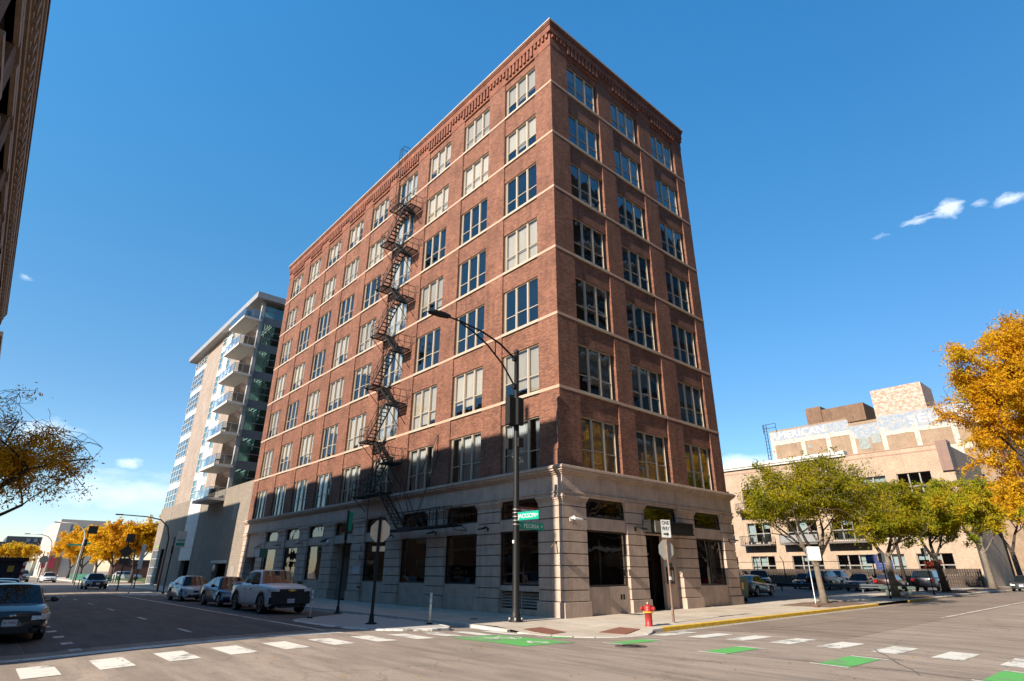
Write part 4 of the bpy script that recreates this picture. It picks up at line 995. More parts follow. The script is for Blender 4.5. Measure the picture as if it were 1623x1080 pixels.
for (a_, b_), z in [(cols[3], B1), (cols[5], B1), (cols[6], B1), (cols[7], B1), (cols[5], B2), (cols[6], B2)]:
    b2 = MB(); b2.box(a_ - .6, TY - 1.8, z - .22, b_ + .6, TY - .001, z); bo = b2.build('balcony', M('balcony_dark', (.12, .10, .09), .7), tl, world=True)
    r_ = MB()
    for x in np.arange(a_ - .6, b_ + .65, .25): r_.bar((x, TY - 1.75, z), (x, TY - 1.75, z + 1.25), .03)
    for y in np.arange(TY - 1.7, TY, .35): r_.bar((a_ - .6, y, z), (a_ - .6, y, z + 1.25), .03); r_.bar((b_ + .6, y, z), (b_ + .6, y, z + 1.25), .03)
    r_.bar((a_ - .6, TY - 1.75, z + 1.25), (b_ + .6, TY - 1.75, z + 1.25), .06)
    r_.build('railing', black_metal, bo, world=True)
    if a_ == cols[6][0] and z == B1: c_ = MB(); c_.box(a_ - .5, TY - 1.83, z + .1, b_ + .5, TY - 1.79, z + 1.15); c_.build('screen', M('screen_grey', (.22, .22, .22), .8), bo, world=True)
    if a_ == cols[5][0] and z == B1:
        for x in (a_ + .6, a_ + 2.6): c_ = MB(); c_.box(x, TY - 1.3, z + .4, x + .6, TY - .7, z + .48); c_.box(x, TY - .75, z + .48, x + .6, TY - .7, z + 1.1); c_.box(x, TY - 1.3, z, x + .06, TY - .7, z + .45); c_.box(x + .54, TY - 1.3, z, x + .6, TY - .7, z + .45); c_.build('patio_chair', dark_frame, bo, world=True)
w = MB(); w.box(cols[3][0] + .15, TY + .12, 2.0, cols[3][1] - .15, TY + .16, 3.6); w.build('orange_board', M('orange_board', (.62, .30, .05), .7), tl, world=True)
# red brick building further up the side street
rb = thing('red_brick_warehouse', 'dark red brick warehouse with vertical piers up the side street behind the right hand trees', 'building', (.2, 121, .5))
w = MB(); w.box(-40, 121, 0, .2, 180, 16)
for k in range(14): w.box(.2, 122 + 4 * k, 0, .7, 123.2 + 4 * k, 15.6)
w.build('wall', brick_red, rb, world=True)
w = MB()
for k in range(13): w.box(.2, 123.3 + 4 * k, 1, .24, 125.8 + 4 * k, 14.5)
w.build('pane', M('dark_pane', (0, 0, 0)), rb, world=True)
# near low red garage wall between lot and side street end
# --- old painted warehouse behind
ow = thing('painted_warehouse', 'old warehouse with peeling white grid and two rooftop bulkheads behind the tan lofts', 'building', (-32, 95, .5))
OY = 95.0
def peeling(name, c1, c2, lo=.42, hi=.55):
    m, nt, out = newmat(name); co = objco(nt)
    n = noise(nt, mapping(nt, co, (1, 1, 1.6)), 1.5, 9, .8); cc = mixc(nt, ramp(nt, n, [(lo, (0, 0, 0)), (hi, (1, 1, 1))]), c1, c2); princ(nt, out, cc, .85); return m
w = MB(); w.box(-32.3, OY, 0, 2.2, OY + 25, 27.6); w.box(-32.3, OY + .6, 27.6, -17.6, OY + 24, 27.9); w.box(-32.3, OY, 27.6, -17.9, OY + .4, 28.6)
w.box(-13.0, OY, 27.6, 2.2, OY + .4, 28.2)
w.build('wall', brickmat('brown_brick', (.34, .235, .155), (.27, .18, .115), (.33, .24, .17), patch=.2, soot=.2), ow, world=True)
w = MB(); wp2 = peeling('peeling_white', (.46, .41, .35), (.32, .21, .14), .52, .60)
for x in (-32.35, -26.6, -22.0, -17.9, -12.9, -7.9, -2.7, 1.47): w.box(x, OY - .06, 17.5, x + .75, OY - .001, 26.0)
w.box(-32.35, OY - .07, 20.6, 2.2, OY - .061 + .05, 21.5); w.box(-32.35, OY - .05, 25.6, -17.6, OY - .002, 26.4); w.box(-12.9, OY - .05, 24.4, 2.2, OY - .002, 25.1)
w.box(-32.36, OY - .1, 15, -31.7, OY - .07, 28.3); w.build('painted_grid', wp2, ow, world=True)
w = MB(); bw_ = peeling('peeling_blue', (.21, .26, .33), (.39, .34, .28), .47, .58); w.box(-32.3, OY - .045, 26.4, -17.7, OY - .003, 28.3); w.box(-12.9, OY - .045, 25.1, 2.2, OY - .003, 27.9); w.box(-17.6, OY - .04, 24.6, -13, OY - .003, 27.0); w.build('painted_band', bw_, ow, world=True)
w = MB(); [w.box(2.2, OY + .5 + 4 * k, 0, 2.6, OY + 1.6 + 4 * k, 20) for k in range(6)]; w.build('side_pier', brick_red, ow, world=True)
fw = M('faded_letter', (.56, .53, .48), .8)
letters('AMERICAN', 1.9, fw, ow, (-27.0 + 32, -.06, 26.85), S_FACE, 1.1); letters('SELF STOR', 2.0, fw, ow, (-1.4 + 32, -.06, 25.9), S_FACE, 1.5)
w = MB(); w.box(-24.9, OY + .5, 28.0, -22.1, OY + 4, 31.9); w.box(-22.1, OY + .8, 28.0, -14.8, OY + 9, 31.2); w.build('stair_bulkhead', brickmat('dark_brown_brick', (.25, .145, .09), (.19, .11, .07), (.15, .1, .07), patch=.2), ow, world=True)
w = MB(); w.box(-13.0, OY - .03, 24.6, -5.2, OY + 6.5, 32.7); w.build('water_tank_house', peeling('peeling_red', (.44, .38, .32), (.34, .185, .125), .46, .54), ow, world=True)
w = MB(); w.box(-16.6, OY - .05, 22.6, -14.9, OY - .0, 24.6); w.box(-13.2 - .5, OY - .05, 23.1, -12.99 - .4 + 1.2, OY - .0, 24.9) if 0 else w.box(-16.9 + 3.0 - .6, OY - .055, 23.4, -13.1, OY - .0, 25.0); w.box(-25.4, OY - .03, 24.2, -24.8, OY, 24.8); w.build('window', M('old_window', (.22, .24, .22), .4, var=.4, vs=2), ow, world=True)
w = MB()
for x in (-33.2, -32.7):
    w.bar((x, OY - .3, 20), (x, OY - .3, 30), .1)
for k in range(14): w.bar((-33.2, OY - .3, 20.3 + .7 * k), (-32.7, OY - .3, 20.3 + .7 * k), .06)
for z in (29.2, 30): w.bar((-33.4, OY - .3, z), (-30.8, OY - .3, z), .08)
w.bar((-30.8, OY - .3, 28.3), (-30.8, OY - .3, 30), .08); w.bar((-33.4, OY - .3, 28.3), (-33.4, OY - .3, 30), .08); w.build('ladder', black_metal, ow, world=True)
# --- far buildings at the end of the street
cb = thing('cream_building', 'cream plastered building with a bright side wall rising over the yellow trees down the street', 'building', (-190, -3.5, 0))
w = MB(); w.box(-240, -3.5, 0, -190, 7.0, 15.1); w.build('wall', M('cream_render', (.45, .385, .33), .8, var=.08, vs=.3, streak=.15), cb, world=True)
w = MB()
for k in range(5): w.box(-236 + 9 * k, -3.56, 2, -234 + 9 * k, -3.5, 4.5)
for y, z in ((-1.0, 11.8), (1.2, 11.3), (-1.2, 8.0), (3, 8), (5.4, 11.5), (5.4, 8)): w.box(-190.0, y, z, -189.95, y + 1.1, z + 1.9)
w.build('window', M('far_pane', (.10, .17, .19), .2), cb, world=True)
w = MB(); w.box(-200, -3.7, .0, -190, -3.5, 6.5); w.box(-190, -3.6, 0, -189.8, -1, 5.5); w.build('brick_front', brick_red, cb, world=True)
w = MB(); w.box(-186.5, -5.3, 2.4, -186.3, -2.6, 4.9); tag(w.build('banner', M('banner_red', (.35, .03, .05), .7)), 'dark red hanging banner in front of the cream building', 'banner')
c2 = thing('cream_shop', 'low cream shop with tall arched windows left of the cream building', 'building', (-230, -4.2, 0))
w = MB(); w.box(-262, -4.4, 0, -236, 4, 9.2); w.build('wall', M('cream_light', (.48, .42, .30), .8), c2, world=True)
w = MB(); [w.box(-260 + 4.5 * k, -4.45, 1.5, -257.5 + 4.5 * k, -4.4, 6.5) for k in range(5)]; w.build('window', M('far_pane', (0, 0, 0)), c2, world=True)
mb = thing('modern_block', 'distant dark grey and white modern block with terraces at the end of the street', 'building', (-300, -11, 0))
w = MB(); w.box(-340, -17.5, 0, -300, 2, 9.0); w.box(-340, -19.0, 5.0, -312, -13, 7.2); w.build('wall', M('far_white', (.55, .55, .55), .7, var=.1, vs=.3), mb, world=True)
w = MB(); w.box(-338, -11.4, 9.0, -299, 1.2, 14.6); w.box(-334, -13.5, 9.0, -299.5, -11.4, 12.4); w.build('upper_storeys', M('far_dark', (.045, .05, .06), .5), mb, world=True)
w = MB(); [w.box(-299.05, y, z, -298.9, y + 1.2, z + 1.3) for y in (-5, -2.6, -.4) for z in (10.4, 12.6)]; [w.box(-300.1, y, z, -299.9, y + 1.6, z + 1.4) for y in (-17, -14.5, -8, -5) for z in (2, 5.2)]; w.build('window', M('far_win', (.16, .2, .23), .3), mb, world=True)
g1 = thing('low_school', 'long low dark red brick building behind the park trees', 'building', (-175, 30, 0))
w = MB(); w.box(-178, 9, 0, -170, 70, 4.2); w.build('wall', brickmat('dark_red_b', (.14, .05, .04), (.10, .04, .03), (.1, .06, .05)), g1, world=True); w = MB(); w.box(-178.2, 8.8, 4.2, -169.8, 70.2, 4.5); w.build('roof', roof_m, g1, world=True)
# ================================================================== STREET FURNITURE
sign_back = M('sign_back', (.46, .44, .40), .45, .3, var=.12, vs=5)
green_sign = M('sign_green_face', (.0, .30, .20), .45, var=.04); brown_sign = M('sign_brown_face', (.17, .05, .035), .45); sw_ = M('sign_white', (0, 0, 0))
red_en = MATS['red_enamel']; rust = MATS['rust']
# --- street lamp
lp = thing('street_lamp', 'tall black street lamp with a curved truss arm, carrying the street name signs', 'street lamp', (.14, -2.87, 0))
w = MB(); w.lathe([(.27, 0), (.27, .05), (.19, .09), (.17, .35), (.135, .5), (.125, 3), (.11, 8), (.10, 10.9), (.115, 10.92), (.115, 11.0), (.04, 11.08)], (0, 0, 0), 16); w.build('pole', M('lamp_black', (.012, .012, .012), .5, var=.2, spec=.3), lp)
w = MB()
for k in range(4): t = PI / 4 + k * PI / 2; w.lathe([(.05, 0), (.05, .10), (.02, .13)], (.23 * math.cos(t), .23 * math.sin(t), .03), 8)
w.build('base_bolt', M('bolt', (.3, .28, .26), .5, .5), lp)
w = MB()
w.tube([(0, -.1, 10.6), (0, -1.0, 11.1), (0, -2.0, 11.38), (0, -3.2, 11.52), (0, -3.9, 11.53)], [.045, .045, .042, .038, .036], 8)
w.tube([(0, -.1, 9.3), (0, -.8, 10.15), (0, -1.7, 10.85), (0, -2.6, 11.28), (0, -3.2, 11.45)], .038, 8)
w.tube([(0, -1.25, 10.53), (0, -1.25, 11.15)], .03, 6); w.cbox((0, -.1, 10.6), (.16, .2, .2)); w.cbox((0, -.1, 9.3), (.16, .2, .2)); w.build('arm', MATS['lamp_black'], lp)
w = MB(); w.add([(-.12, -3.75, 11.49), (.12, -3.75, 11.49), (.2, -4.1, 11.47), (.2, -4.6, 11.46), (.1, -4.8, 11.47), (-.1, -4.8, 11.47), (-.2, -4.6, 11.46), (-.2, -4.1, 11.47),
     (-.1, -3.75, 11.6), (.1, -3.75, 11.6), (.15, -4.1, 11.62), (.15, -4.6, 11.58), (.07, -4.75, 11.54), (-.07, -4.75, 11.54), (-.15, -4.6, 11.58), (-.15, -4.1, 11.62)],
    [tuple(range(8))[::-1], tuple(range(8, 16))] + [(i, (i + 1) % 8, 8 + (i + 1) % 8, 8 + i) for i in range(8)]); w.build('luminaire', MATS['lamp_black'], lp, bev=.02)
for q_ in ((-.14, -.52, 7.55, .14, -.13, 8.75), (.13, -.17, 7.55, .3, .16, 8.75), (-.3, -.35, 6.55, -.12, -.1, 7.0), (.12, -.15, 6.6, .32, .12, 7.0)): w = MB(); w.box(*q_); w.build('control_box', black_metal, lp, bev=.01)
w = MB(); w.box(-.05, -.145, 2.8, .04, -.12, 2.92); w.build('sticker', sw_, lp)
w = MB()
for z in (3.5, 3.65, 3.8, 3.95, 4.08): w.lathe([(.128, 0), (.14, .005), (.14, .03), (.128, .035)], (0, 0, z), 14)
w.build('band_clamp', M('clamp', (.45, .42, .38), .4, .7), lp)
w = MB(); w.box(.13, -.02, 3.66, 1.33, .0, 3.98); so = w.build('street_name_sign', green_sign, lp)
letters('JACKSON', .235, sw_, so, (.66, -.024, 3.81), S_FACE, 1.0); letters('W', .11, sw_, so, (.21, -.024, 3.80), S_FACE); letters('BLVD', .12, sw_, so, (1.19, -.024, 3.82), S_FACE, .8)
w = MB(); w.box(-.01, .13, 3.36, .01, 1.55, 3.64); so = w.build('street_name_sign', green_sign, lp)
letters('PEORIA', .235, sw_, so, (.014, .84, 3.49), E_FACE, 1.1); letters('S', .11, sw_, so, (.014, .24, 3.49), E_FACE); letters('ST', .11, sw_, so, (.014, 1.44, 3.50), E_FACE)
w = MB(); w.box(-.01, .13, 4.0, .01, 1.28, 4.24); so = w.build('honorary_name_sign', brown_sign, lp)
w = MB(); rs_ = random.Random(2); y = .2
while y < 1.15:
    dy = rs_.uniform(.03, .07); w.box(.0105, y, 4.06 if rs_.random() < .8 else 4.1, .0125, y + dy, 4.06 + rs_.uniform(.06, .1)); y += dy + rs_.uniform(.02, .04)
w.build('faded_lettering', sw_, so)

# --- stop sign seen from behind
def octagon(m_, c, r, axis, t=.004):
    pts = [(r * math.cos(PI / 8 + k * PI / 4), r * math.sin(PI / 8 + k * PI / 4)) for k in range(8)]
    if axis == 'x': m_.slab([(c[0], c[1] + a, c[2] + b) for a, b in pts], (t, 0, 0))
    else: m_.slab([(c[0] + a, c[1], c[2] + b) for a, b in pts], (0, t, 0))
def upole(m_, h, r=.035, base=True):
    m_.lathe([(.14, 0), (.14, .03), (.07, .06), (r + .015, .09), (r + .01, .18), (r, .2), (r, h)], (0, 0, 0), 10)
st = thing('stop_sign', 'pale back of a stop sign on a black pole on the corner island', 'stop sign', (-1.62, -8.0, .05), R(8))
w = MB(); w.lathe([(.2, 0), (.2, .03), (.1, .06), (.07, .3), (.055, .32), (.055, 3.55)], (0, 0, 0), 12); w.build('pole', black_metal, st)
ang = R(-40)
w = MB(); octagon(w, (0, .06, 3.05), .41, 'y'); w.xform(Matrix.Rotation(R(28), 4, 'Z')); w.build('sign_plate', M('stop_back', (.62, .50, .36), .5, var=.06), st)
w = MB(); w.box(-.25, .06, 2.35, .25, .064, 2.53); w.xform(Matrix.Rotation(R(28), 4, 'Z')); w.build('small_plate', MATS['stop_back'], st)
w = MB(); w.box(-.015, .07, 2.6, .36, .074, 3.4); w.xform(Matrix.Rotation(R(28), 4, 'Z'))
# --- lamp-less black post with an edge-on green sign
po = thing('sign_post', 'black post with an edge-on green sign, left of the stop sign on the island', 'sign post', (-7.45, -6.45, .05))
w = MB(); w.lathe([(.17, 0), (.17, .03), (.08, .06), (.07, .26), (.045, .28), (.045, 3.0), (.07, 3.0), (.07, 3.5), (.045, 3.5), (.045, 4.3)], (0, 0, 0), 12); w.build('pole', black_metal, po)
w = MB(); w.box(.03, .04, 3.4, .05, .44, 4.25); w.xform(Matrix.Rotation(R(42), 4, 'Z')); w.build('sign_plate', green_sign, po)
def delineator(x, y, z, label, lean=(.0, .0), h=1.0, tall=False):
    d = thing('delineator_post', label, 'bollard', (x, y, z), 0, 'white flexible posts along the street')
    w = MB(); w.lathe([(.11, 0), (.11, .03), (.06, .05)], (0, 0, 0), 12); w.build('base', black_metal, d)
    w = MB(); w.tube([(0, 0, .04), (lean[0], lean[1], h)], .042, 10); w.build('post', M('dirty_white', (.62, .60, .56), .6, var=.2, vs=6), d)
    w = MB(); w.tube([(lean[0] * .62, lean[1] * .62, h * .62), (lean[0] * .7, lean[1] * .7, h * .7)], .044, 10); w.tube([(lean[0] * .8, lean[1] * .8, h * .8), (lean[0] * .88, lean[1] * .88, h * .88)], .044, 10); w.build('reflective_band', M('refl_grey', (.4, .4, .4), .4), d)
    return d
delineator(-5.45, -8.55, .05, 'white flexible post on the left tip of the corner island, next to the white pickup')
delineator(-.35, -6.45, .05, 'white flexible post on the right end of the corner island, left of the street lamp', (.0, .02))
delineator(-39.2, -9.0, -.05, 'white flexible post leaning on the sunlit island further down the street', (.12, .1))
delineator(-33.0, -5.4, -.1, 'white flexible post at the kerb in front of the grey annex')
delineator(-55.5, -10.6, -.05, 'grey flexible post just left of the distant black car', (.1, 0)); delineator(-49.5, -10.4, -.05, 'grey flexible post standing before the nose of the distant black car', (.1, .1))
# --- one way + stop sign backs on a rusty channel post
ow_ = thing('one_way_sign', 'rusty post with a white ONE WAY sign over a grey octagon back, beside the hydrant', 'street sign', (4.16, 1.52, 0), R(-14))
w = MB(); w.box(-.03, -.02, 0, .03, .02, 3.05); w.box(-.045, -.03, 0, .045, .03, .5); w.build('post', M('rusty_post', (.21, .13, .10), .7, var=.5, vs=5), ow_)
w = MB(); w.box(-.12, -.1, 0, .14, .1, .03); w.build('base_plate', steel, ow_)
w = MB(); w.slab([(.035, -.23, 3.05), (.035, .23, 3.05), (.035, .23, 3.72), (.035, -.23, 3.72)], (.004, 0, 0)); owp = w.build('one_way_plate', white_paint, ow_, bev=.001)
wk = M('sign_black', (.02, .02, .02), .5)
letters('ONE', .215, wk, owp, (.041, 0, 3.60), E_FACE, .88); letters('WAY', .215, wk, owp, (.041, 0, 3.385), E_FACE, .82)
w = MB(); w.slab([(.0395, -.14, 3.15), (.0395, .04, 3.15), (.0395, .04, 3.10), (.0395, .15, 3.18), (.0395, .04, 3.26), (.0395, .04, 3.21), (.0395, -.14, 3.21)], (.003, 0, 0)); w.build('arrow', wk, owp)
w = MB(); w.box(-.26 * 0 + .04, .21, 3.06, .07, .235, 3.73); w.build('plate_edge', steel, owp)
w = MB(); octagon(w, (-.05, 0, 2.60), .40, 'x'); w.build('sign_plate', sign_back, ow_)
w = MB(); w.box(-.05, -.18, 1.98, -.045, .26, 2.12); w.build('small_plate', M('street_plate', (.08, .09, .09), .5), ow_)
w = MB(); w.box(.03, -.05, 1.5, .05, .05, 1.62); w.build('sticker', sw_, ow_)
# --- hydrant
hy = thing('fire_hydrant', 'red fire hydrant with a yellow ring at the kerb in front of the brick building', 'fire hydrant', (4.40, -.35, -.01), R(20))
w = MB(); w.lathe([(.15, 0), (.15, .03), (.125, .05), (.125, .42), (.16, .43), (.16, .47), (.135, .48), (.14, .58), (.125, .64), (.09, .69), (.03, .72)], (0, 0, 0), 18); w.build('barrel', red_en, hy)
w = MB(); w.lathe([(.165, .435), (.175, .44), (.175, .475), (.165, .48)], (0, 0, 0), 18); w.build('ring', yellow, hy)
w = MB(); w.lathe([(.03, .70), (.028, .78), (.0, .785)], (0, 0, 0), 6); w.build('operating_nut', M('nut_pale', (.5, .42, .32), .6), hy)
w = MB(); w.lathe([(.085, 0), (.085, .19), (.1, .19), (.1, .26), (.05, .27)], (0, .05, .585), 12, 'y'); w.lathe([(.06, 0), (.06, .1), (.075, .1), (.075, .15), (.03, .16)], (.1, 0, .57), 10, 'x'); w.lathe([(.06, 0), (.06, -.1), (.075, -.1), (.075, -.15), (.03, -.16)], (-.1, 0, .57), 10, 'x'); w.build('nozzle', red_en, hy)
# --- white sign post by tree
wsn = thing('parking_sign', 'grey steel post with a blank white sun-bleached sign, left of the first green tree', 'street sign', (3.95, 14.9, .15), R(-38))
w = MB(); w.lathe([(.12, 0), (.10, .08), (.05, .16), (.032, .2), (.032, 2.95)], (0, 0, 0), 10); w.build('post', steel, wsn)
w = MB(); w.lathe([(.15, 0), (.12, .12), (.04, .2)], (0, 0, 0), 10); w.build('base', rust, wsn)
w = MB(); w.slab([(0, .04, 2.3), (0, .75, 2.3), (0, .75, 3.0), (0, .04, 3.0)], (.004, 0, 0)); wp_ = w.build('sign_plate', M('bleached_white', (.80, .79, .76), .5), wsn); w = MB(); w.box(.0045, .6, 2.35, .006, .68, 2.4); w.build('faded_mark', red_en, wp_)
# --- more posts on the east kerb
for (x, y, h, lab, pl) in ((3.6, 27.6, 2.9, 'black post with a pale square sign back between the second and third green tree', 1), (3.7, 37.2, 3.4, 'tall black post with a small sign box near the third green tree', 2)):
    p_ = thing('sign_post', lab, 'street sign', (x, y, rise(y)))
    w = MB(); w.lathe([(.1, 0), (.08, .1), (.035, .15), (.035, h)], (0, 0, 0), 10); w.build('post', black_metal, p_)
    w = MB(); w.box(.04, -.1, h - .6, .05, .5, h); w.build('sign_plate', M('signback_blue', (.40, .44, .48), .4), p_)
    w = MB(); w.box(-.1, -.28, h - .65, .0, .0, h - .05); w.build('sign_box', dark_frame, p_)
for (x, y, z, lab, s_) in ((-2.3, 44, 3.1, 'small dark blue lot sign, the upper left one of a pair in the parking lot', .5), (-.9, 42.5, 2.55, 'dark blue lot sign, the lower right one of a pair in the parking lot', .7)):
    p_ = thing('lot_sign', lab, 'sign', (x, y, rise(y)))
    w = MB(); w.box(-s_, 0, z - .8, s_, .03, z); so = w.build('sign_plate', M('sign_blue', (.025, .04, .13), .4), p_)
    w = MB(); w.box(-s_ * .6, -.004, z - .3, s_ * .6, 0, z - .25); w.box(-s_ * .7, -.004, z - .5, s_ * .5, 0, z - .45); w.build('faded_lettering', M('pale_blue_ink', (.10, .13, .25), .5), so)
    w = MB(); w.bar((0, .06, -z * 0), (0, .06, z), .08); w.build('post', black_metal, p_)
up = thing('utility_pole', 'dark wooden utility pole rising between the loft balconies and the blue lot signs', 'pole', (-1.7, 50, .5)); w = MB(); w.tube([(0, 0, 0), (0, 0, 8.5)], [.17, .12], 8); w.build('pole', M('dark_wood', (.06, .04, .03), .9), up); w = MB(); w.bar((-1, 0, 8.1), (1, 0, 8.1), .1); w.build('crossarm', MATS['dark_wood'], up)
# fence behind the lot, guard rail, chain posts
fn = thing('wooden_fence', 'dark brown board fence along the far side of the parking lot below the loft windows', 'fence', (-20, 73.5, .5))
w = MB(); x = -45
while x < 0: w.box(x, 73.4, .4, x + .22, 73.44, 2.6); x += .25
w.bar((-45, 73.5, .9), (0, 73.5, .9), .08); w.bar((-45, 73.5, 2.2), (0, 73.5, 2.2), .08); w.build('boards', M('fence_brown', (.055, .038, .028), .9, var=.3), fn, world=True)
cf = thing('chain_fence', 'thin fence line with angled top arms between the parked cars and the loft building', 'fence', (-16, 52, .5))
w = MB()
for x in (-20.5, -17.5, -14.3, -10.9, -7.5, -4.0): w.bar((x, 52, .5), (x, 52, 3.2), .07); w.bar((x, 52, 3.2), (x - .3, 52, 3.8), .05)
w.bar((-24, 52, 3.15), (-4, 52, 3.15), .05); w.build('posts', black_metal, cf, world=True)
gr = thing('guard_rail', 'grey steel guard rail in front of the row of parked cars', 'guard rail', (-4, 37.8, .4))
w = MB()
for z in (.80, .98): w.tube([(-8.8, 37.8, z), (2.2, 37.8, z)], .075, 6)
w.slab([(-8.8, 37.86, .72), (2.2, 37.86, .72), (2.2, 37.86, 1.06), (-8.8, 37.86, 1.06)], (0, .02, 0)); w.build('rail', M('rail_grey', (.085, .10, .11), .6, .1), gr, world=True)
w = MB(); [w.box(x, 37.9, .3, x + .12, 38.0, 1.0) for x in (-8.5, -5, -1.6, 1.8)]; w.build('post', MATS['rail_grey'], gr, world=True)
w = MB(); gv = thing('green_bench_rail', 'short green metal barrier at the lot exit beside the second tree', 'barrier', (2.6, 33, .35)); [w.box(x, 33, .3, x + .2, 33.1, .95) for x in (1.7, 3.2)]; w.box(1.3, 32.95, .8, 3.7, 33.15, 1.0); w.build('beam', M('pale_green', (.06, .09, .075), .6), gv, world=True)
# dumpsters
ds = thing('dumpster', 'green wheeled dumpster with an orange and white label beside the brick building corner', 'dumpster', (-2.0, 17.3, .18), R(4))
w = MB(); w.add([(-.75, -.55, .25), (.75, -.55, .25), (.75, .55, .25), (-.75, .55, .25), (-.85, -.65, 1.35), (.85, -.65, 1.35), (.85, .65, 1.35), (-.85, .65, 1.35)], [(0, 3, 2, 1), (4, 5, 6, 7), (0, 1, 5, 4), (1, 2, 6, 5), (2, 3, 7, 6), (3, 0, 4, 7)]); [w.box(x - .04, -.68, .3, x + .04, .68, 1.2) for x in (-.5, .5)]; w.build('bin', M('dumpster_green', (.06, .11, .05), .5, var=.3, vs=4), ds, bev=.02)
w = MB(); w.slab([(-.88, -.7, 1.35), (.88, -.7, 1.35), (.88, .7, 1.45), (-.88, .7, 1.45)], (0, 0, .05)); w.build('lid', MATS['dumpster_green'], ds)
w = MB(); w.box(-.35, -.69, .75, .05, -.682, 1.15); w.box(.8, -.5, .7, .862, -.2, 1.1); w.build('label', M('label_orange', (.75, .40, .10), .5), ds)
w = MB(); [w.lathe([(.1, 0), (.1, .06)], (x, y, .1), 10, 'y') for x in (-.6, .6) for y in (-.45, .4)]; w.build('wheel', black_metal, ds)
rd = thing('roll_off_container', 'large dark blue roll-off container with a red and white striped edge, down the left kerb', 'container', (-31.0, -16.3, -.1))
w = MB(); w.box(-36.5, -18.6, .25, -30.2, -16.5, 2.2); [w.box(-36.3 + k * 1.0, -16.5, .3, -36.15 + k * 1.0, -16.4, 2.1) for k in range(6)]; [w.box(-30.2, y, .3, -30.08, y + .12, 2.1) for y in (-18.4, -17.6, -16.9)]; w.build('body', M('container_blue', (.02, .028, .05), .6, var=.3), rd, world=True)
w = MB(); w.box(-36.7, -18.75, 2.2, -29.95, -16.3, 2.42); w.build('rim', M('dark_rim', (.02, .02, .025), .7), rd, world=True)
w = MB(); [w.box(-30.07, -16.53, .3 + k * .37, -30.0, -16.37, .3 + k * .37 + .19) for k in range(5)]; w.build('red_stripe', red_en, rd, world=True)
w = MB(); [w.box(-30.07, -16.53, .49 + k * .37, -30.0, -16.37, .49 + k * .37 + .17) for k in range(5)]; w.build('white_stripe', white_paint, rd, world=True)
w = MB(); w.box(-30.07, -17.2, 1.6, -30.03, -16.9, 1.95); w.build('label', M('label_yellow', (.55, .40, .06), .6), rd, world=True)
# signs and lamps down the street
bs = thing('bus_stop_sign', 'white and green bus stop sign on a dark post in front of the grey annex', 'bus stop sign', (-39.0, -6.6, 0))
w = MB(); w.lathe([(.15, 0), (.1, .1), (.05, .15), (.05, 3.1), (.09, 3.1), (.09, 3.7), (.05, 3.7), (.05, 4.4)], (0, 0, 0), 10); w.build('post', MATS['dark_wood'], bs)
w = MB(); w.box(.05, .12, 3.6, .08, .85, 4.9); p_ = w.build('sign_plate', M('pale_sign', (.55, .57, .52), .5), bs); w = MB(); w.box(.081, .16, 3.7, .085, .8, 3.95); w.box(.081, .16, 4.1, .085, .8, 4.2); w.build('green_band', green_sign, p_)
al = thing('arched_lamp', 'thin dark street lamp with a curved arm beside the grey annex', 'street lamp', (-46, -5.6, 0))
w = MB(); w.tube([(0, 0, 0), (0, 0, 4.6), (0, -.3, 5.6), (0, -1.0, 6.2), (0, -2.2, 6.4), (0, -4.2, 6.45)], [.09, .07, .06, .055, .05, .04], 8); w.build('pole', MATS['dark_wood'], al); w = MB(); w.cbox((0, -4.4, 6.45), (.2, .6, .1)); w.build('luminaire', black_metal, al)
ps = thing('parking_rule_sign', 'small green and white parking sign seen behind the white pickup', 'street sign', (-22.2, -4.9, 0))
w = MB(); w.bar((0, 0, 0), (0, 0, 3.1), .05); w.build('post', black_metal, ps); w = MB(); w.box(.03, -.6, 2.55, .05, .25, 3.1); p_ = w.build('sign_plate', M('dull_green', (.05, .16, .10), .5), ps); w = MB(); w.box(.051, -.58, 2.58, .055, -.25, 3.07); w.build('white_panel', sw_, p_)
for (x, y, h, r_, lab) in ((-91, -7.4, 8.2, 2.6, 'pale grey curved-arm lamp rising before the yellow trees, the nearer one'), (-112, -9.5, 7.4, 2.6, 'pale grey curved-arm lamp farther down the street by the stop sign back')):
    a_ = thing('arched_lamp', lab, 'street lamp', (x, y, 0)); w = MB(); w.tube([(0, 0, 0), (0, 0, h - 2), (0, -.25, h - 1), (0, -.9, h - .3), (0, -1.8, h), (0, -3.6, h + .05)], [.14, .1, .09, .08, .07, .05], 8); w.build('pole', M('pale_pole', (.5, .5, .48), .5), a_); w = MB(); w.cbox((0, -3.8, h + .03), (.3, .7, .15)); w.build('luminaire', steel, a_)
    if x == -91: w = MB(); w.box(.1, -1.8, 5.1, .14, -.2, 5.35); w.box(-.2, .1, 5.3, .1, .9, 5.6); w.build('street_name_sign', green_sign, a_)
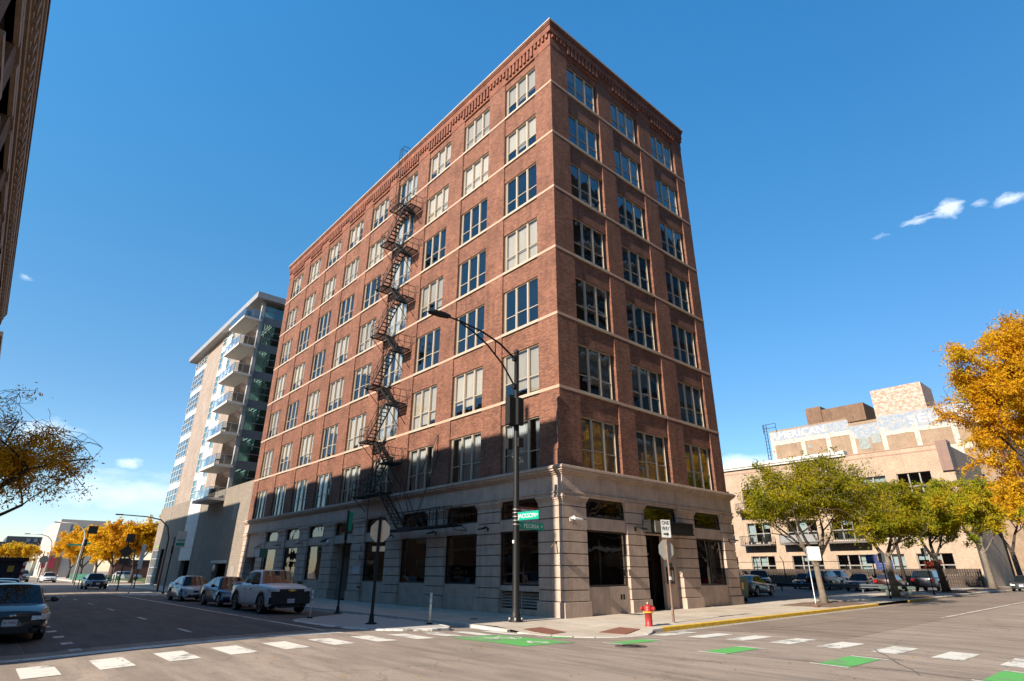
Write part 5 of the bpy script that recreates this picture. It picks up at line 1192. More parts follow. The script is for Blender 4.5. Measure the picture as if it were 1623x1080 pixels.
for (x, y, h, kind, lab) in ((-50.8, -8.0, 4.6, 'd', 'black post with a diamond sign back, near the distant black car'), (-75.5, -8.8, 6.2, 's', 'dark leaning post with a square sign back on top, in front of the yellow trees'), (-104, -10.6, 3.9, 'o', 'grey octagonal sign back at the far crossing'), (-58, -5.4, 3.8, 'p', 'narrow white sign on a post left of the annex entrance')):
    a_ = thing('sign_post', lab, 'street sign', (x, y, 0)); w = MB(); w.bar((0, 0, 0), (0, 0, h), .09); w.build('post', black_metal, a_); w = MB()
    if kind == 'd': w.slab([(.06, 0, h - 1.75), (.06, .62, h - 1.15), (.06, 0, h - .55), (.06, -.62, h - 1.15)], (.01, 0, 0)); w.box(.06, -.4, h - 2.3, .07, .4, h - 1.75); w.box(.06, -.3, h - .3, .5, .35, h + .45)
    elif kind == 's': w.box(.06, -.1, h - .1, .3, .9, h + .85); w.box(-.1, -.15, h - 1.6, .15, .15, h - .8)
    elif kind == 'o': octagon(w, (.06, 0, h - .6), .62, 'x')
    else: w.box(.03, -.12, 1.9, .06, .28, 4.4)
    w.build('sign_plate', {'p': white_paint, 'o': M('dull_back', (.14, .14, .13), .6)}.get(kind, M('dark_back', (.03, .035, .03), .6)), a_)
gf = thing('green_fence', 'low green picket fence round the small park beyond the crossing', 'fence', (-99, -3, 0))
w = MB()
for k in range(70): y = -4.0 + 0; x = -98.5 - k * .55; w.box(x, -3.3, .05, x + .3, -3.26, 1.15)
for k in range(8): w.box(-98.5, -3.2 + k * .35, .05, -98.46, -3.0 + k * .35, 1.15)
w.bar((-137, -3.25, .9), (-98.5, -3.25, .9), .07); w.bar((-137, -3.25, .3), (-98.5, -3.25, .3), .07); w.build('pickets', M('fence_green', (.04, .17, .11), .6), gf, world=True)

# ================================================================== CARS
tyre_m = M('tyre_rubber', (.015, .015, .015), .85); rim_m = M('alloy_rim', (.45, .45, .46), .3, .8, var=.1); trim_m = M('black_plastic', (.018, .018, .02), .55, var=.15)
car_glass = None
def carglass():
    m, nt, out = newmat('car_glass'); b = princ(nt, out, (.012, .016, .02), .03, spec=.9); return m
car_glass = carglass(); head_m = M('headlight_lens', (.70, .68, .63), .15, 0, var=.25, vs=12, spec=.8); tail_m = M('tail_lamp', (.30, .01, .01), .2); plate_m = M('number_plate', (.62, .64, .68), .4)
chrome = M('chrome', (.6, .6, .6), .15, 1)
def paint(name, c, metal=.3):
    return M('car_' + name, c, .38, metal, var=.05, spec=.4, coat=.55)
SPEC = {
 'sedan': dict(L=4.75, W=1.82, H=1.46, wb=2.72, r=.325, hood=.78, nose=.72, belt=.93, trunk=1.05, ws=(.95, .25), rs=(-1.15, -1.95), roofw=.56),
 'hatch': dict(L=4.4, W=1.77, H=1.48, wb=2.65, r=.32, hood=.86, nose=.77, belt=.96, trunk=1.0, ws=(1.12, .30), rs=(-1.25, -1.9), roofw=.57),
 'suv': dict(L=4.95, W=1.93, H=1.76, wb=2.95, r=.37, hood=1.08, nose=.98, belt=1.12, trunk=1.15, ws=(1.15, .50), rs=(-2.0, -2.38), roofw=.66),
 'pickup': dict(L=5.4, W=1.92, H=1.80, wb=3.34, r=.40, hood=1.13, nose=1.06, belt=1.16, trunk=1.22, ws=(1.18, .60), rs=(-.95, -1.15), roofw=.66),
 'van': dict(L=5.2, W=1.98, H=2.1, wb=3.1, r=.35, hood=1.10, nose=.95, belt=1.15, trunk=1.9, ws=(1.75, .9), rs=(-2.45, -2.55), roofw=.80),
}
def lerp(a, b, t): return a + (b - a) * t
def sstep(t): t = max(0, min(1, t)); return t * t * (3 - 2 * t)
def car_meshes(kind):
    S = SPEC[kind]; Lc, W, H, wb, r = S['L'], S['W'], S['H'], S['wb'], S['r']; hl = Lc / 2; w2 = W / 2
    fx = wb / 2 + .08; rx = -wb / 2 + .08
    ws0, ws1 = S['ws']; rs1, rs0 = S['rs']      # windscreen base, top; rear top, base
    belt = S['belt']
    def top(x):
        if x >= ws0: t = (x - ws0) / (hl - ws0); return lerp(S['hood'] + .07, S['nose'], t ** 1.8)
        if x <= rs0:
            t = (rs0 - x) / (hl + rs0); return lerp(S['trunk'], S['trunk'] - .06, t)
        t = (x - rs0) / (ws0 - rs0); return lerp(S['trunk'] if kind != 'van' else belt, S['hood'] + .07, t)
    def halfw(x):
        a = abs(x) / hl; e = max(0, (a - .62) / .38); k = .155 if x > 0 else .10
        return w2 * (1 - k * e ** 2.4) 
    zb0 = .21 if kind in ('sedan', 'hatch') else .30
    n = 84; st = [-hl + Lc * i / n for i in range(n + 1)]
    B = MB(); rows = []
    for x in st:
        w = halfw(x); zt = top(x); zb = zb0 + (.10 * max(0, (abs(x) - hl + .35) / .35) ** 2)
        ar = r + .055
        for cx_ in (fx, rx):
            d = abs(x - cx_)
            if d < ar: zb = max(zb, r + math.sqrt(ar * ar - d * d) - .005)
        zs = zt - .13
        P = [(w - .05, zb), (w - .015, zb + .05), (w, max(.50, zb + .06)), (w - .004, max(lerp(zb, zs, .55), zb + .07)), (w - .03, max(zs, zb + .08)), (w - .075, zt - .035), (w - .15, zt), (w * .55, zt + .025), (0, zt + .035)]
        rows.append([(x, y, z) for y, z in P] + [(x, -y, z) for y, z in P[-2::-1]])
    m_ = len(rows[0]); vs = [p for rw in rows for p in rw]
    fs = [(i * m_ + k, i * m_ + k + 1, (i + 1) * m_ + k + 1, (i + 1) * m_ + k) for i in range(n) for k in range(m_ - 1)]
    B.add(vs, fs, True)
    # rounded nose and tail caps
    for sgn, rw in ((1, rows[-1]), (-1, rows[0])):
        mid = [(p[0] + sgn * (.05 if k not in (0, m_ - 1) else .0), p[1] * .93, lerp(.55, p[2], .9)) for k, p in enumerate(rw)]
        o = len(B.v); B.v += list(rw) + mid
        for k in range(m_ - 1): B.f.append((o + k, o + k + 1, o + m_ + k + 1, o + m_ + k)); B.sm.append(True)
        B.f.append(tuple(o + m_ + k for k in range(m_))); B.sm.append(True)
    # cabin
    wb_ = w2 - .085; wr = S['roofw']; tb = lambda x: top(x) - .03
    def ztop(x):
        if x > ws1: return lerp(H - .05, tb(ws0), (x - ws1) / (ws0 - ws1))
        if x < rs1: return lerp(H - .09, tb(rs0), (rs1 - x) / (rs1 - rs0))
        t = (x - rs1) / (ws1 - rs1); return lerp(H - .09, H - .05, t) + .07 * 4 * t * (1 - t) * .7
    xs_ = sorted(set([rs0, rs1, ws1, ws0] + [lerp(rs0, rs1, k / 5) for k in range(6)] + [lerp(rs1, ws1, k / 12) for k in range(13)] + [lerp(ws1, ws0, k / 5) for k in range(6)]))
    zb_ = belt - .12
    rws = []
    for x in xs_:
        zt = ztop(x); f = (zt - zb_) / (H - zb_); wt = lerp(wb_ + .0, wr, max(0, f)); wbe = wb_
        rws.append([(x, wbe, zb_), (x, wt, zt - .045), (x, wt - .06, zt - .01), (x, wt * .5, zt + .012), (x, 0, zt + .02), (x, -wt * .5, zt + .012), (x, -wt + .06, zt - .01), (x, -wt, zt - .045), (x, -wbe, zb_)])
    k9 = 9; o = len(B.v); B.v += [p for rw in rws for p in rw]
    for i in range(len(rws) - 1):
        for k in range(8): a = o + i * k9 + k; B.f.append((a, a + 1, a + k9 + 1, a + k9)); B.sm.append(k not in (0, 7))
    def side(x, z, e=.012):
        f = (z - zb_) / (H - zb_); return lerp(wb_, wr, f) + e
    G = MB()
    def scr(x0, x1, e=.02, inx=.05, xin=.06):   # screen glass between two stations, edge inset
        q = []
        for t in (inx, .5, 1 - inx):
            x = lerp(x0, x1, t); zt = ztop(x); f = (zt - zb_) / (H - zb_); wt = lerp(wb_, wr, f) - xin
            q.append([(x, s * wt, zt + e + (.012 if abs(s) < .6 else -.004)) for s in (-1, -.5, 0, .5, 1)])
        sg = 1 if x0 > 0 else -1
        q = [[(p[0] + sg * .012, p[1], p[2]) for p in rw] for rw in q]
        o = len(G.v); G.v += [p for rw in q for p in rw]
        for i in range(2):
            for k in range(4): a = o + i * 5 + k; G.f.append((a, a + 1, a + 6, a + 5)); G.sm.append(True)
    SGL = []
    zl = belt + .03
    pil = [(ws0 - .22, ws1 - .02)]
    doors = [rs1 + .08 if kind != 'pickup' else rs1 + .03, lerp(rs1, ws1, .52) if kind != 'pickup' else lerp(rs1, ws1, .45), ws1 + .04]
    def zh(x): return min(ztop(x) - .085, 9)
    def sidewin(x0, x1, slope0=0, slope1=0):
        lo0 = x0 - slope0; lo1 = x1 + slope1
        for s in (1, -1):
            pts = [(lo0, zl), (lo1, zl), (x1, zh(x1) if x1 <= ws1 else zh(ws1 - .02)), (lerp(x0, x1, .5), zh(lerp(x0, x1, .5))), (x0, zh(x0))]
            SG = MB(); SGL.append(SG); SG.add([(x, s * side(x, z, .006), z) for x, z in pts], [tuple(range(5))])
    sidewin(doors[1] + .04, ws1 - .03, 0, (ws0 - ws1) * .72)
    sidewin(doors[0] + (.0), doors[1] - .04, (rs1 - rs0) * .45 if kind in ('sedan', 'hatch') else .02, 0)
    if kind in ('suv', 'van'): pass
    W_ = {}
    W_['body'] = B; scr(ws0, ws1); W_['windscreen'] = G
    G2 = MB(); Gs, G = G, G2
    def scr2():
        q = []
        for t in (.08, .5, .9):
            x = lerp(rs1, rs0, t); zt = ztop(x); f = (zt - zb_) / (H - zb_); wt = lerp(wb_, wr, f) - .08
            q.append([(x - .014, s * wt, zt + .02 + (.012 if abs(s) < .6 else -.004)) for s in (-1, -.5, 0, .5, 1)])
        o = len(G2.v); G2.v += [p for rw in q for p in rw]
        for i in range(2):
            for k in range(4): a = o + i * 5 + k; G2.f.append((a, a + 1, a + 6, a + 5)); G2.sm.append(True)
    scr2(); W_['rear_window'] = G2
    for q_, m1 in enumerate(SGL): W_['side_window#%d' % q_] = m1
    # inner wells & floor
    U = MB(); U.box(-hl + .2, -w2 + .2, zb0 + .02, hl - .2, w2 - .2, min(.75, top(0) - .15)); U.box(-hl + .15, -w2 + .25, zb0 + .05, hl - .15, w2 - .25, .5); W_['underbody'] = U
    # front end
    F = MB(); hx = hl; zn = S['nose']
    big = kind in ('suv', 'pickup', 'van')
    nz = zn - .17
    F.box(hx - .01, -w2 * (.55 if big else .50), nz - (.22 if big else .03), hx + .065, w2 * (.55 if big else .50), nz + (.02 if big else .07))
    F.box(hx - .1, -w2 * .5, .27, hx + .062, w2 * .5, .27 + (.15 if not big else .1)); [F.box(hx - .1, s * w2 * .58, .30, hx + .05, s * w2 * .74, .42) for s in (1, -1)]
    if kind == 'pickup':
        F.box(hx - .25, -w2 * .90, .42, hx + .10, w2 * .90, .68); F.box(hx - .2, -w2 * .86, .68, hx + .07, w2 * .86, nz + .03); F.box(hx - .2, -w2 * .57, .68, hx + .085, w2 * .57, nz + .12)
        [F.box(hx + .07, -w2 * .6, z, hx + .09, w2 * .6, z + .03) for z in (.74, .8, .86, .92)]
    W_['grille'] = F
    for s in (1, -1):
        HL = MB(); W_['headlight#%d' % s] = HL
        z0, z1 = (nz - .03, nz + .11) if not big else (nz - .05, nz + .10) if kind != 'pickup' else (nz + .02, nz + .13)
        xx = [(hx + .066, .50), (hx + .062, .77), (hx + .014, .875), (hx - .12, .93), (hx - .34, .99)] if kind != 'pickup' else [(hx + .115, .58), (hx + .105, .80), (hx - .01, .95), (hx - .2, 1.005)]
        for (xa, ya), (xb, yb) in zip(xx[:-1], xx[1:]):
            ya_, yb_ = ya * w2, yb * w2; up = .05
            P8 = [(xa, s * ya_, z0), (xb, s * yb_, z0 + .02), (xb - .02, s * yb_, z1 + .02), (xa - .02, s * ya_, z1)]
            HL.slab(P8, (-.05, -s * .03, 0))
    for s in (1, -1): TL = MB(); W_['tail_light#%d' % s] = TL; TL.box(-hl - .055, s * w2 * .62, S['trunk'] - .32, -hl + .02, s * w2 * .9, S['trunk'] - .12)
    PL = MB(); PL.box(hx + .062, -.16, .44, hx + .072, .16, .60); 
    if kind == 'pickup': PL = MB(); PL.box(hx + .105, -.16, .46, hx + .112, .16, .62)
    W_['number_plate'] = PL
    for s in (1, -1): MI = MB(); W_['mirror#%d' % s] = MI; MI.lathe([(.0, -.11), (.06, -.09), (.085, 0), (.06, .09), (0, .11)], (ws1 + .32, s * (w2 + .10), belt + .08), 8, 'y'); MI.bar((ws1 + .32, s * (w2 - .12), belt + .03), (ws1 + .32, s * (w2 + .05), belt + .05), .05)
    DS = MB()
    for s in (1, -1):
        for x in (doors[1], rx + r + .12 if kind != 'pickup' else doors[0] - .1, ws0 - .32):
            DS.add([(x - .006, s * (halfw(x) + .002), .36), (x + .006, s * (halfw(x) + .002), .36), (x + .006, s * (halfw(x) - .002), belt - .14), (x - .006, s * (halfw(x) - .002), belt - .14)], [(0, 1, 2, 3)])
        for x in (doors[1] - .28, doors[1] + .62 if kind != 'pickup' else doors[1] + .55): DS.box(x - .09, s * (w2 - .03), belt - .19, x + .09, s * (w2 + .012), belt - .16)
    W_['door_seam'] = DS
    if kind == 'pickup':
        b2 = MB(); [b2.box(-hl + .06, s * (w2 - .13), 1.17, rs0 - .05, s * (w2 - .04), 1.235) for s in (1, -1)]; b2.box(-hl, -w2 + .1, 1.15, -hl + .07, w2 - .1, 1.235); b2.box(rs0 - .12, -w2 + .15, 1.15, rs0 - .02, w2 - .15, 1.26); W_['bed_rail'] = b2
        fl_ = MB()
        for s in (1, -1):
            for cx_ in (fx, rx):
                pts = []; 
                for k in range(11):
                    t = PI * k / 10; pts.append((cx_ + (r + .07) * math.cos(t), s * (w2 + .0), r + (r + .07) * math.sin(t) - .02))
                for p, q in zip(pts[:-1], pts[1:]): fl_.bar(p, q, .05, .05)
        W_['wheel_arch'] = fl_
    TY_ = MB(); tw_ = .21 if not big else .25
    TY_.lathe([(r - .09, -tw_ / 2 + .02), (r - .03, -tw_ / 2), (r - .005, -tw_ / 2 + .03), (r, 0), (r - .005, tw_ / 2 - .03), (r - .03, tw_ / 2), (r - .09, tw_ / 2 - .02)], (0, 0, 0), 28, 'y')
    RM = MB(); RM.lathe([(r - .10, .0), (r - .085, .04), (r - .10, .045), (r - .12, .02)], (0, 0, 0), 28, 'y')
    for k in range(10 if kind != 'pickup' else 6):
        t = 2 * PI * k / (10 if kind != 'pickup' else 6); RM.bar((.04 * math.cos(t), .03, .04 * math.sin(t)), ((r - .10) * math.cos(t), .035, (r - .10) * math.sin(t)), .028 if kind != 'pickup' else .07, .02)
    RM.lathe([(.05, .02), (.05, .05), (.01, .055)], (0, 0, 0), 12, 'y')
    W_['_tyre'] = TY_; W_['_rim'] = RM; W_['_wheels'] = [(fx, 1), (fx, -1), (rx, 1), (rx, -1)]; W_['_S'] = S; W_['_hx'] = hx; W_['_nz'] = nz
    return W_
CM = {}
def car(kind, pname, pcol, label, x, y, rz, group='parked cars', metal=.3, plate=None, emblem=None, z=None, dark=False):
    if kind not in CM:
        W_ = car_meshes(kind); D = {}
        mats_ = dict(windscreen=car_glass, rear_window=car_glass, side_window=car_glass, underbody=trim_m, grille=trim_m, headlight=head_m, tail_light=tail_m, number_plate=plate_m, door_seam=trim_m, wheel_arch=trim_m, _tyre=tyre_m, _rim=rim_m)
        import bmesh
        for k, v in W_.items():
            if isinstance(v, MB):
                me = v.mesh(k.strip('_').split('#')[0], mats_.get(k.split('#')[0], None) or trim_m)
                bm = bmesh.new(); bm.from_mesh(me); bmesh.ops.recalc_face_normals(bm, faces=bm.faces); bm.to_mesh(me); bm.free(); D[k] = me
        D['_wheels'] = W_['_wheels']; D['_S'] = W_['_S']; D['_hx'] = W_['_hx']; D['_nz'] = W_['_nz']; CM[kind] = D
    D = CM[kind]; S = D['_S']
    if z is None: z = hz(x, y)
    nm_ = {'sedan': 'parked_car', 'hatch': 'parked_car', 'suv': 'parked_suv', 'pickup': 'pickup_truck', 'van': 'parked_van'}[kind]
    c = thing(nm_, label, {'suv': 'suv', 'pickup': 'pickup truck', 'van': 'van'}.get(kind, 'car'), (x, y, z), rz, group)
    pm = paint(pname, pcol, metal)
    for k, me in D.items():
        if k[0] == '_': continue
        k = k.split('#')[0]; o = place(k, me, c)
        if k in ('body', 'mirror', 'bed_rail') and not (kind == 'pickup' and k == 'mirror'): o.material_slots[0].link = 'OBJECT'; o.material_slots[0].material = pm
    for wx, s in D['_wheels']:
        wo = place('wheel', D['_tyre'], c, (wx, s * (S['W'] / 2 - .12), S['r']), (0, 0, 0 if s > 0 else PI)); ro = place('rim', D['_rim'], wo, (0, .075, 0))
        if dark: ro.material_slots[0].link = 'OBJECT'; ro.material_slots[0].material = trim_m
    if plate: letters(plate, .085, M('plate_ink', (.25, .03, .06), .6), c, (D['_hx'] + .075 if kind != 'pickup' else D['_hx'] + .114, 0, .52 if kind != 'pickup' else .54), E_FACE, .9, 'plate_lettering', .001)
    return c
CREAM_W = (.60, .60, .58)
# parked along the north kerb, noses to the camera
pk = car('pickup', 'white', (.86, .86, .85), 'white four door pickup truck with a black grille, parked before the stone base', -11.55, -8.05, 0, 'cars parked along the north kerb', 0.0, plate='3904 781')
w = MB(); w.slab([(2.80, -.17, .985), (2.80, -.06, .985), (2.80, -.05, 1.01), (2.80, .05, 1.01), (2.80, .06, .985), (2.80, .17, .985), (2.80, .15, .935), (2.80, .06, .935), (2.80, .05, .91), (2.80, -.05, .91), (2.80, -.06, .935), (2.80, -.15, .935)], (.02, 0, 0)); w.build('emblem', M('gold_emblem', (.75, .50, .10), .3, .6), pk)
car('sedan', 'blue', (.006, .014, .085), 'dark blue sedan parked between the white pickup and the white sedan', -17.6, -8.0, 0, 'cars parked along the north kerb')
car('sedan', 'white_s', (.60, .585, .57), 'white sedan, last in the kerb row, before the grey annex', -25.2, -8.0, 0, 'cars parked along the north kerb', 0)
# south side
kia = car('hatch', 'grey', (.045, .047, .05), 'dark grey car at the lower left corner with brown headlamp reflections and a white plate', -5.95, -17.68, 0, 'cars parked along the south kerb', .5, plate='E8 74903')
w = MB(); w.lathe([(.105, 0), (.105, .015)], (2.262, 0, .60), 20, 'x'); 
w.v = [(v[0], v[1], (v[2] - .60) * .5 + .60) for v in w.v]; w.v = [(v[0], v[1], v[2] + .08) for v in w.v]; eo = w.build('emblem', chrome, kia); letters('KIA', .075, trim_m, eo, (2.279, 0, .68), E_FACE, 1.0, 'emblem_lettering', .001)
car('sedan', 'black_g', (.03, .032, .035), 'dark sedan just behind the grey car at the left edge, only its roof showing', -13.3, -17.9, 0, 'cars parked along the south kerb')
car('hatch', 'silver', (.42, .42, .42), 'silver car with a dark windscreen in front of the blue container', -20.5, -17.5, 0, 'cars parked along the south kerb', .6)
car('sedan', 'black', (.012, .014, .02), 'black car standing alone at the far kerb lane before the green fence', -56.5, -9.2, 0, 'distant cars', .2)
car('sedan', 'white_f', (.62, .62, .62), 'sunlit white sedan waiting beyond the far crossing', -98, -9.8, 0, 'distant cars', 0)
car('suv', 'grey_f', (.16, .17, .18), 'sunlit grey suv left of the far white sedan', -104, -12.8, 0, 'distant cars')
car('van', 'white_v', (.60, .60, .60), 'distant white van with a high roof behind the grey suv', -120, -14.2, 0, 'distant cars', 0); car('sedan', 'silver_f', (.35, .36, .37), 'distant silver car beside the container edge', -100, -15.2, 0, 'distant cars')
car('suv', 'police', (.62, .62, .62), 'white suv with a blue roof bar parked in the park lot', -126, 5.0, R(80), 'distant cars', 0); 
w = MB(); w.cbox((0, 0, 1.82), (.3, 1.1, .12)); w.build('roof_light_bar', M('blue_lens', (.02, .08, .5), .3), bpy.data.objects['parked_suv.001'])
for (x, y, k, nm, c_, lab) in ((-122, 12, 'sedan', 'dk1', (.03, .03, .035), 'black car in the park lot under the yellow trees'), (-118, 14.5, 'suv', 'dk2', (.05, .03, .03), 'dark suv in the park lot by the right hand park tree'), (-112, 17, 'sedan', 'wh3', (.5, .5, .5), 'white car in the park lot beside the annex corner')):
    car(k, nm, c_, lab, x, y, R(70), 'distant cars', .2, z=.05)
# parking lot
LOT = 'cars in the parking lot'
car('suv', 'lot_black', (.012, .015, .022), 'large black suv facing out at the left of the parking lot', -10.2, 37.4, R(-62), LOT, .3, z=rise(37), dark=True)
car('suv', 'lot_black2', (.015, .016, .02), 'black suv seen from behind at the back left of the lot, above the dumpster', -16.0, 44.5, R(100), LOT, .3, z=rise(44))
car('sedan', 'lot_grey', (.07, .066, .06), 'grey sedan with sun glints half hidden behind the dumpster', -4.9, 25.5, R(95), LOT, .2, z=rise(25))
car('sedan', 'lot_dk1', (.03, .028, .026), 'dark sedan between the large black suv and the guard rail', -9.2, 45, R(-75), LOT, z=rise(45))
car('suv', 'lot_dk2', (.02, .02, .024), 'black suv from behind, just left of the first tree trunk', -6.6, 43.4, R(92), LOT, z=rise(43))
car('suv', 'lot_white', (.5, .5, .5), 'white roofed suv behind the dark ones near the first tree trunk', -7.2, 49.2, R(92), LOT, 0, z=rise(49))
car('sedan', 'lot_blue', (.03, .06, .11), 'blue sedan just right of the first tree trunk behind the guard rail', -3.3, 43.0, R(-85), LOT, z=rise(43))
car('sedan', 'lot_red', (.035, .012, .012), 'very dark red sedan seen from behind in the middle of the guard rail row', -.9, 43.2, R(95), LOT, z=rise(43))
car('suv', 'lot_dk3', (.018, .02, .03), 'dark blue suv behind the second tree trunk', 1.4, 43.6, R(92), LOT, z=rise(43)) if 0 else None
car('suv', 'lot_dk3', (.018, .02, .03), 'dark blue suv behind the second tree trunk', -1.6 + 3.0, 46.0, R(92), LOT, z=rise(46))
car('sedan', 'right_dk', (.03, .035, .04), 'dark sedan with a pale blue plate parked at the right edge up the side street', 6.1, 58.5, R(-90), 'cars on the side street', .3)
# red and grey cars parked behind the camera's left, seen mirrored in the shop glass
car('sedan', 'mir_red', (.45, .012, .015), 'bright red car parked on the east side of the side street', 13.9, 37, R(90), 'cars on the side street'); car('sedan', 'mir_grey', (.3, .32, .34), 'silver grey car parked on the east side of the side street, nearer the crossing', 13.9, 30, R(90), 'cars on the side street')
# ================================================================== TREES
bark = M('bark', (.16, .13, .10), .95, var=.35, vs=5, bump=.6, bs=22); bark_dk = M('bark_dark', (.05, .038, .03), .95, var=.3, vs=5, bump=.5, bs=22)
def tree(name, label, loc, forks, crown, leaf_m, bark_m, nleaf=9000, leaf=.13, trunk_r=.17, trunk_pts=None, seed=1, droop=.15, levels=4, cat='tree', group=None, bare=0.0, twig=.9, leaf_zone=None, nbr=(3, 4)):
    """crown = (cx, cy, cz, rx, ry, rz) ellipsoid the limbs are steered to fill"""
    rg = random.Random(seed); t = thing(name, label, cat, loc, 0, group)
    W_ = MB(); tips = []
    cx, cy, cz, rx, ry, rz_ = crown; C0 = Vector((cx, cy, cz))
    tp = [Vector(p) for p in trunk_pts]; nt_ = len(tp)
    # flare
    rr_ = [trunk_r * (1.45 if i == 0 else 1.05 - .3 * i / (nt_ - 1)) for i in range(nt_)]
    W_.tube(tp, rr_, 10)
    def inside(p): d = p - C0; return (d.x / rx) ** 2 + (d.y / ry) ** 2 + (d.z / rz_) ** 2
    def grow(p, d, length, r, lev):
        pts = [p]; rs = [r]; n = 5 if lev < 2 else 4; dd = d.copy()
        for i in range(n):
            dd = (dd + Vector((rg.uniform(-1, 1), rg.uniform(-1, 1), rg.uniform(-.7, .8))) * (.16 + .05 * lev) + Vector((0, 0, -droop * .12 * lev + .04))).normalized()
            q = pts[-1] + dd * length / n
            if inside(Vector((q.x, q.y, max(q.z, cz) if lev < 3 else q.z))) > 1.06:
                if i or inside(pts[-1]) < 1: pts.append(pts[-1] + dd * length / n * .35); rs.append(rs[-1] * .6)
                break
            pts.append(q); rs.append(r * (1 - .5 * (i + 1) / n))
        if len(pts) < 2: tips.append((p, dd)); return
        if r > .006 or lev <= levels: W_.tube(pts, [max(x, .008) for x in rs], 7 if lev == 0 else 5 if lev < 2 else 3, cap=False)
        if lev >= levels:
            tips.append((pts[-1], dd)); tips.append((pts[-2], dd)); tips.append((pts[len(pts) // 2], dd)); return
        if lev >= levels - 1: tips.append((pts[-1], dd))
        k = rg.randint(*nbr) + (1 if lev == levels - 1 else 0)
        if len(pts) < 3 or inside(pts[-1]) > .98 and lev > 2: tips.append((pts[-1], dd)); return
        for j in range(k):
            i = rg.randint(2, len(pts) - 1) if j else len(pts) - 1; b = pts[i]
            perp = Vector((rg.gauss(0, 1), rg.gauss(0, 1), rg.gauss(0, .55)))
            # steer to an under-filled spot of the crown
            tgt = C0 + Vector((rg.uniform(-1, 1) * rx, rg.uniform(-1, 1) * ry, rg.uniform(-.7, 1) * rz_)) * .98
            nd = (dd * .45 + perp.normalized() * .45 + (tgt - b).normalized() * .6).normalized()
            grow(b, nd, length * rg.uniform(.58, .8), rs[i] * rg.uniform(.55, .72), lev + 1)
    for (start, d, ln, r) in forks: grow(Vector(start), Vector(d).normalized(), ln, r, 0)
    W_.build('trunk', bark_m, t, recalc=False)
    # leaves: many small pointed faces in sprays round the twig ends
    ng = np.random.RandomState(seed)
    tipp = np.array([tuple(p) for p, d in tips]); tipd = np.array([tuple(d) for p, d in tips])
    if bare: 
        zt = tipp[:, 2]; order = (zt - zt.min()) / (zt.max() - zt.min() + 1e-6); keep = ng.rand(len(tipp)) > bare * np.clip((order - .45) * 3, 0, 1) if leaf_zone is None else np.array([leaf_zone(p, ng) for p in tipp])
        tipp = tipp[keep]; tipd = tipd[keep]
    idx = ng.randint(0, len(tipp), nleaf)
    # clumps: bias to a subset so that there are dense and open places
    wgt = ng.rand(len(tipp)) ** 1.6 + .06; idx = ng.choice(len(tipp), nleaf, p=wgt / wgt.sum())
    c = tipp[idx] + tipd[idx] * ng.uniform(-.5, .5, (nleaf, 1)) * twig + ng.normal(0, .17 * twig, (nleaf, 3)) * np.array([1, 1, .8])
    c[:, 2] -= np.abs(ng.normal(0, .12, nleaf)) * twig * droop * 4
    a = ng.normal(0, 1, (nleaf, 3)); a[:, 2] -= .35; a /= np.linalg.norm(a, axis=1)[:, None]
    b = np.cross(a, ng.normal(0, 1, (nleaf, 3))); b /= np.linalg.norm(b, axis=1)[:, None] + 1e-9
    s = leaf * ng.uniform(.55, 1.3, (nleaf, 1))
    v = np.stack([c - a * s, c + b * s * .34 - a * s * .1, c + a * s, c - b * s * .34 - a * s * .1], 1).reshape(-1, 3)
    me = bpy.data.meshes.new('crown'); me.vertices.add(nleaf * 4); me.vertices.foreach_set('co', v.ravel().astype(np.float32))
    me.loops.add(nleaf * 4); me.loops.foreach_set('vertex_index', np.arange(nleaf * 4, dtype=np.int32)); me.polygons.add(nleaf)
    me.polygons.foreach_set('loop_start', np.arange(0, nleaf * 4, 4, dtype=np.int32)); me.polygons.foreach_set('loop_total', np.full(nleaf, 4, dtype=np.int32))
    me.materials.append(leaf_m); me.update(); me.validate()
    o = bpy.data.objects.new('crown', me); COL.objects.link(o); o.parent = t
    return t
green = leafmat('leaf_green', [(.07, .085, .008), (.16, .17, .012), (.32, .27, .015), (.50, .33, .02)], .5)
ygreen = leafmat('leaf_yellow_green', [(.09, .15, .012), (.22, .25, .02), (.48, .36, .02), (.55, .30, .01)], .4)
orange = leafmat('leaf_orange', [(.28, .10, .01), (.60, .30, .015), (.72, .42, .02), (.42, .38, .03)], .35, .5)
amber = leafmat('leaf_amber', [(.30, .13, .012), (.60, .34, .02), (.62, .42, .03), (.35, .2, .03)], .4, .55)
amber_lit = leafmat('leaf_amber_backlit', [(.42, .18, .012), (.78, .42, .025), (.82, .55, .04), (.5, .28, .035)], .4, .6)  # brighter copy of the amber, with light through the leaves put into its colour
gold = leafmat('leaf_gold', [(.40, .17, .04), (.66, .33, .02), (.78, .50, .02), (.55, .25, .05)], .12, .4)
TG = 'street trees up the side street'
tree('street_tree', 'first street tree with a forked mossy trunk and loose green crown, beside the white sign', (3.3, 17.6, .2), [((-.05, -.05, 1.95), (-.25, -.75, 1.25), 3.3, .13), ((-.05, -.05, 1.95), (.15, .85, 1.1), 3.4, .13), ((-.05, -.4, 3.0), (.1, -.9, .7), 2.8, .09), ((0, 0, 2.3), (-.9, .3, 1.1), 3.0, .09), ((0, 0, 2.2), (.8, -.1, 1.0), 2.6, .08)],
     (.45, .1, 5.7, 4.4, 7.0, 2.8), green, bark, 44000, .092, .19, [(0, 0, -.1), (0, 0, .5), (-.04, 0, 1.2), (-.05, -.05, 2.0)], 21, .25, 4, group=TG)
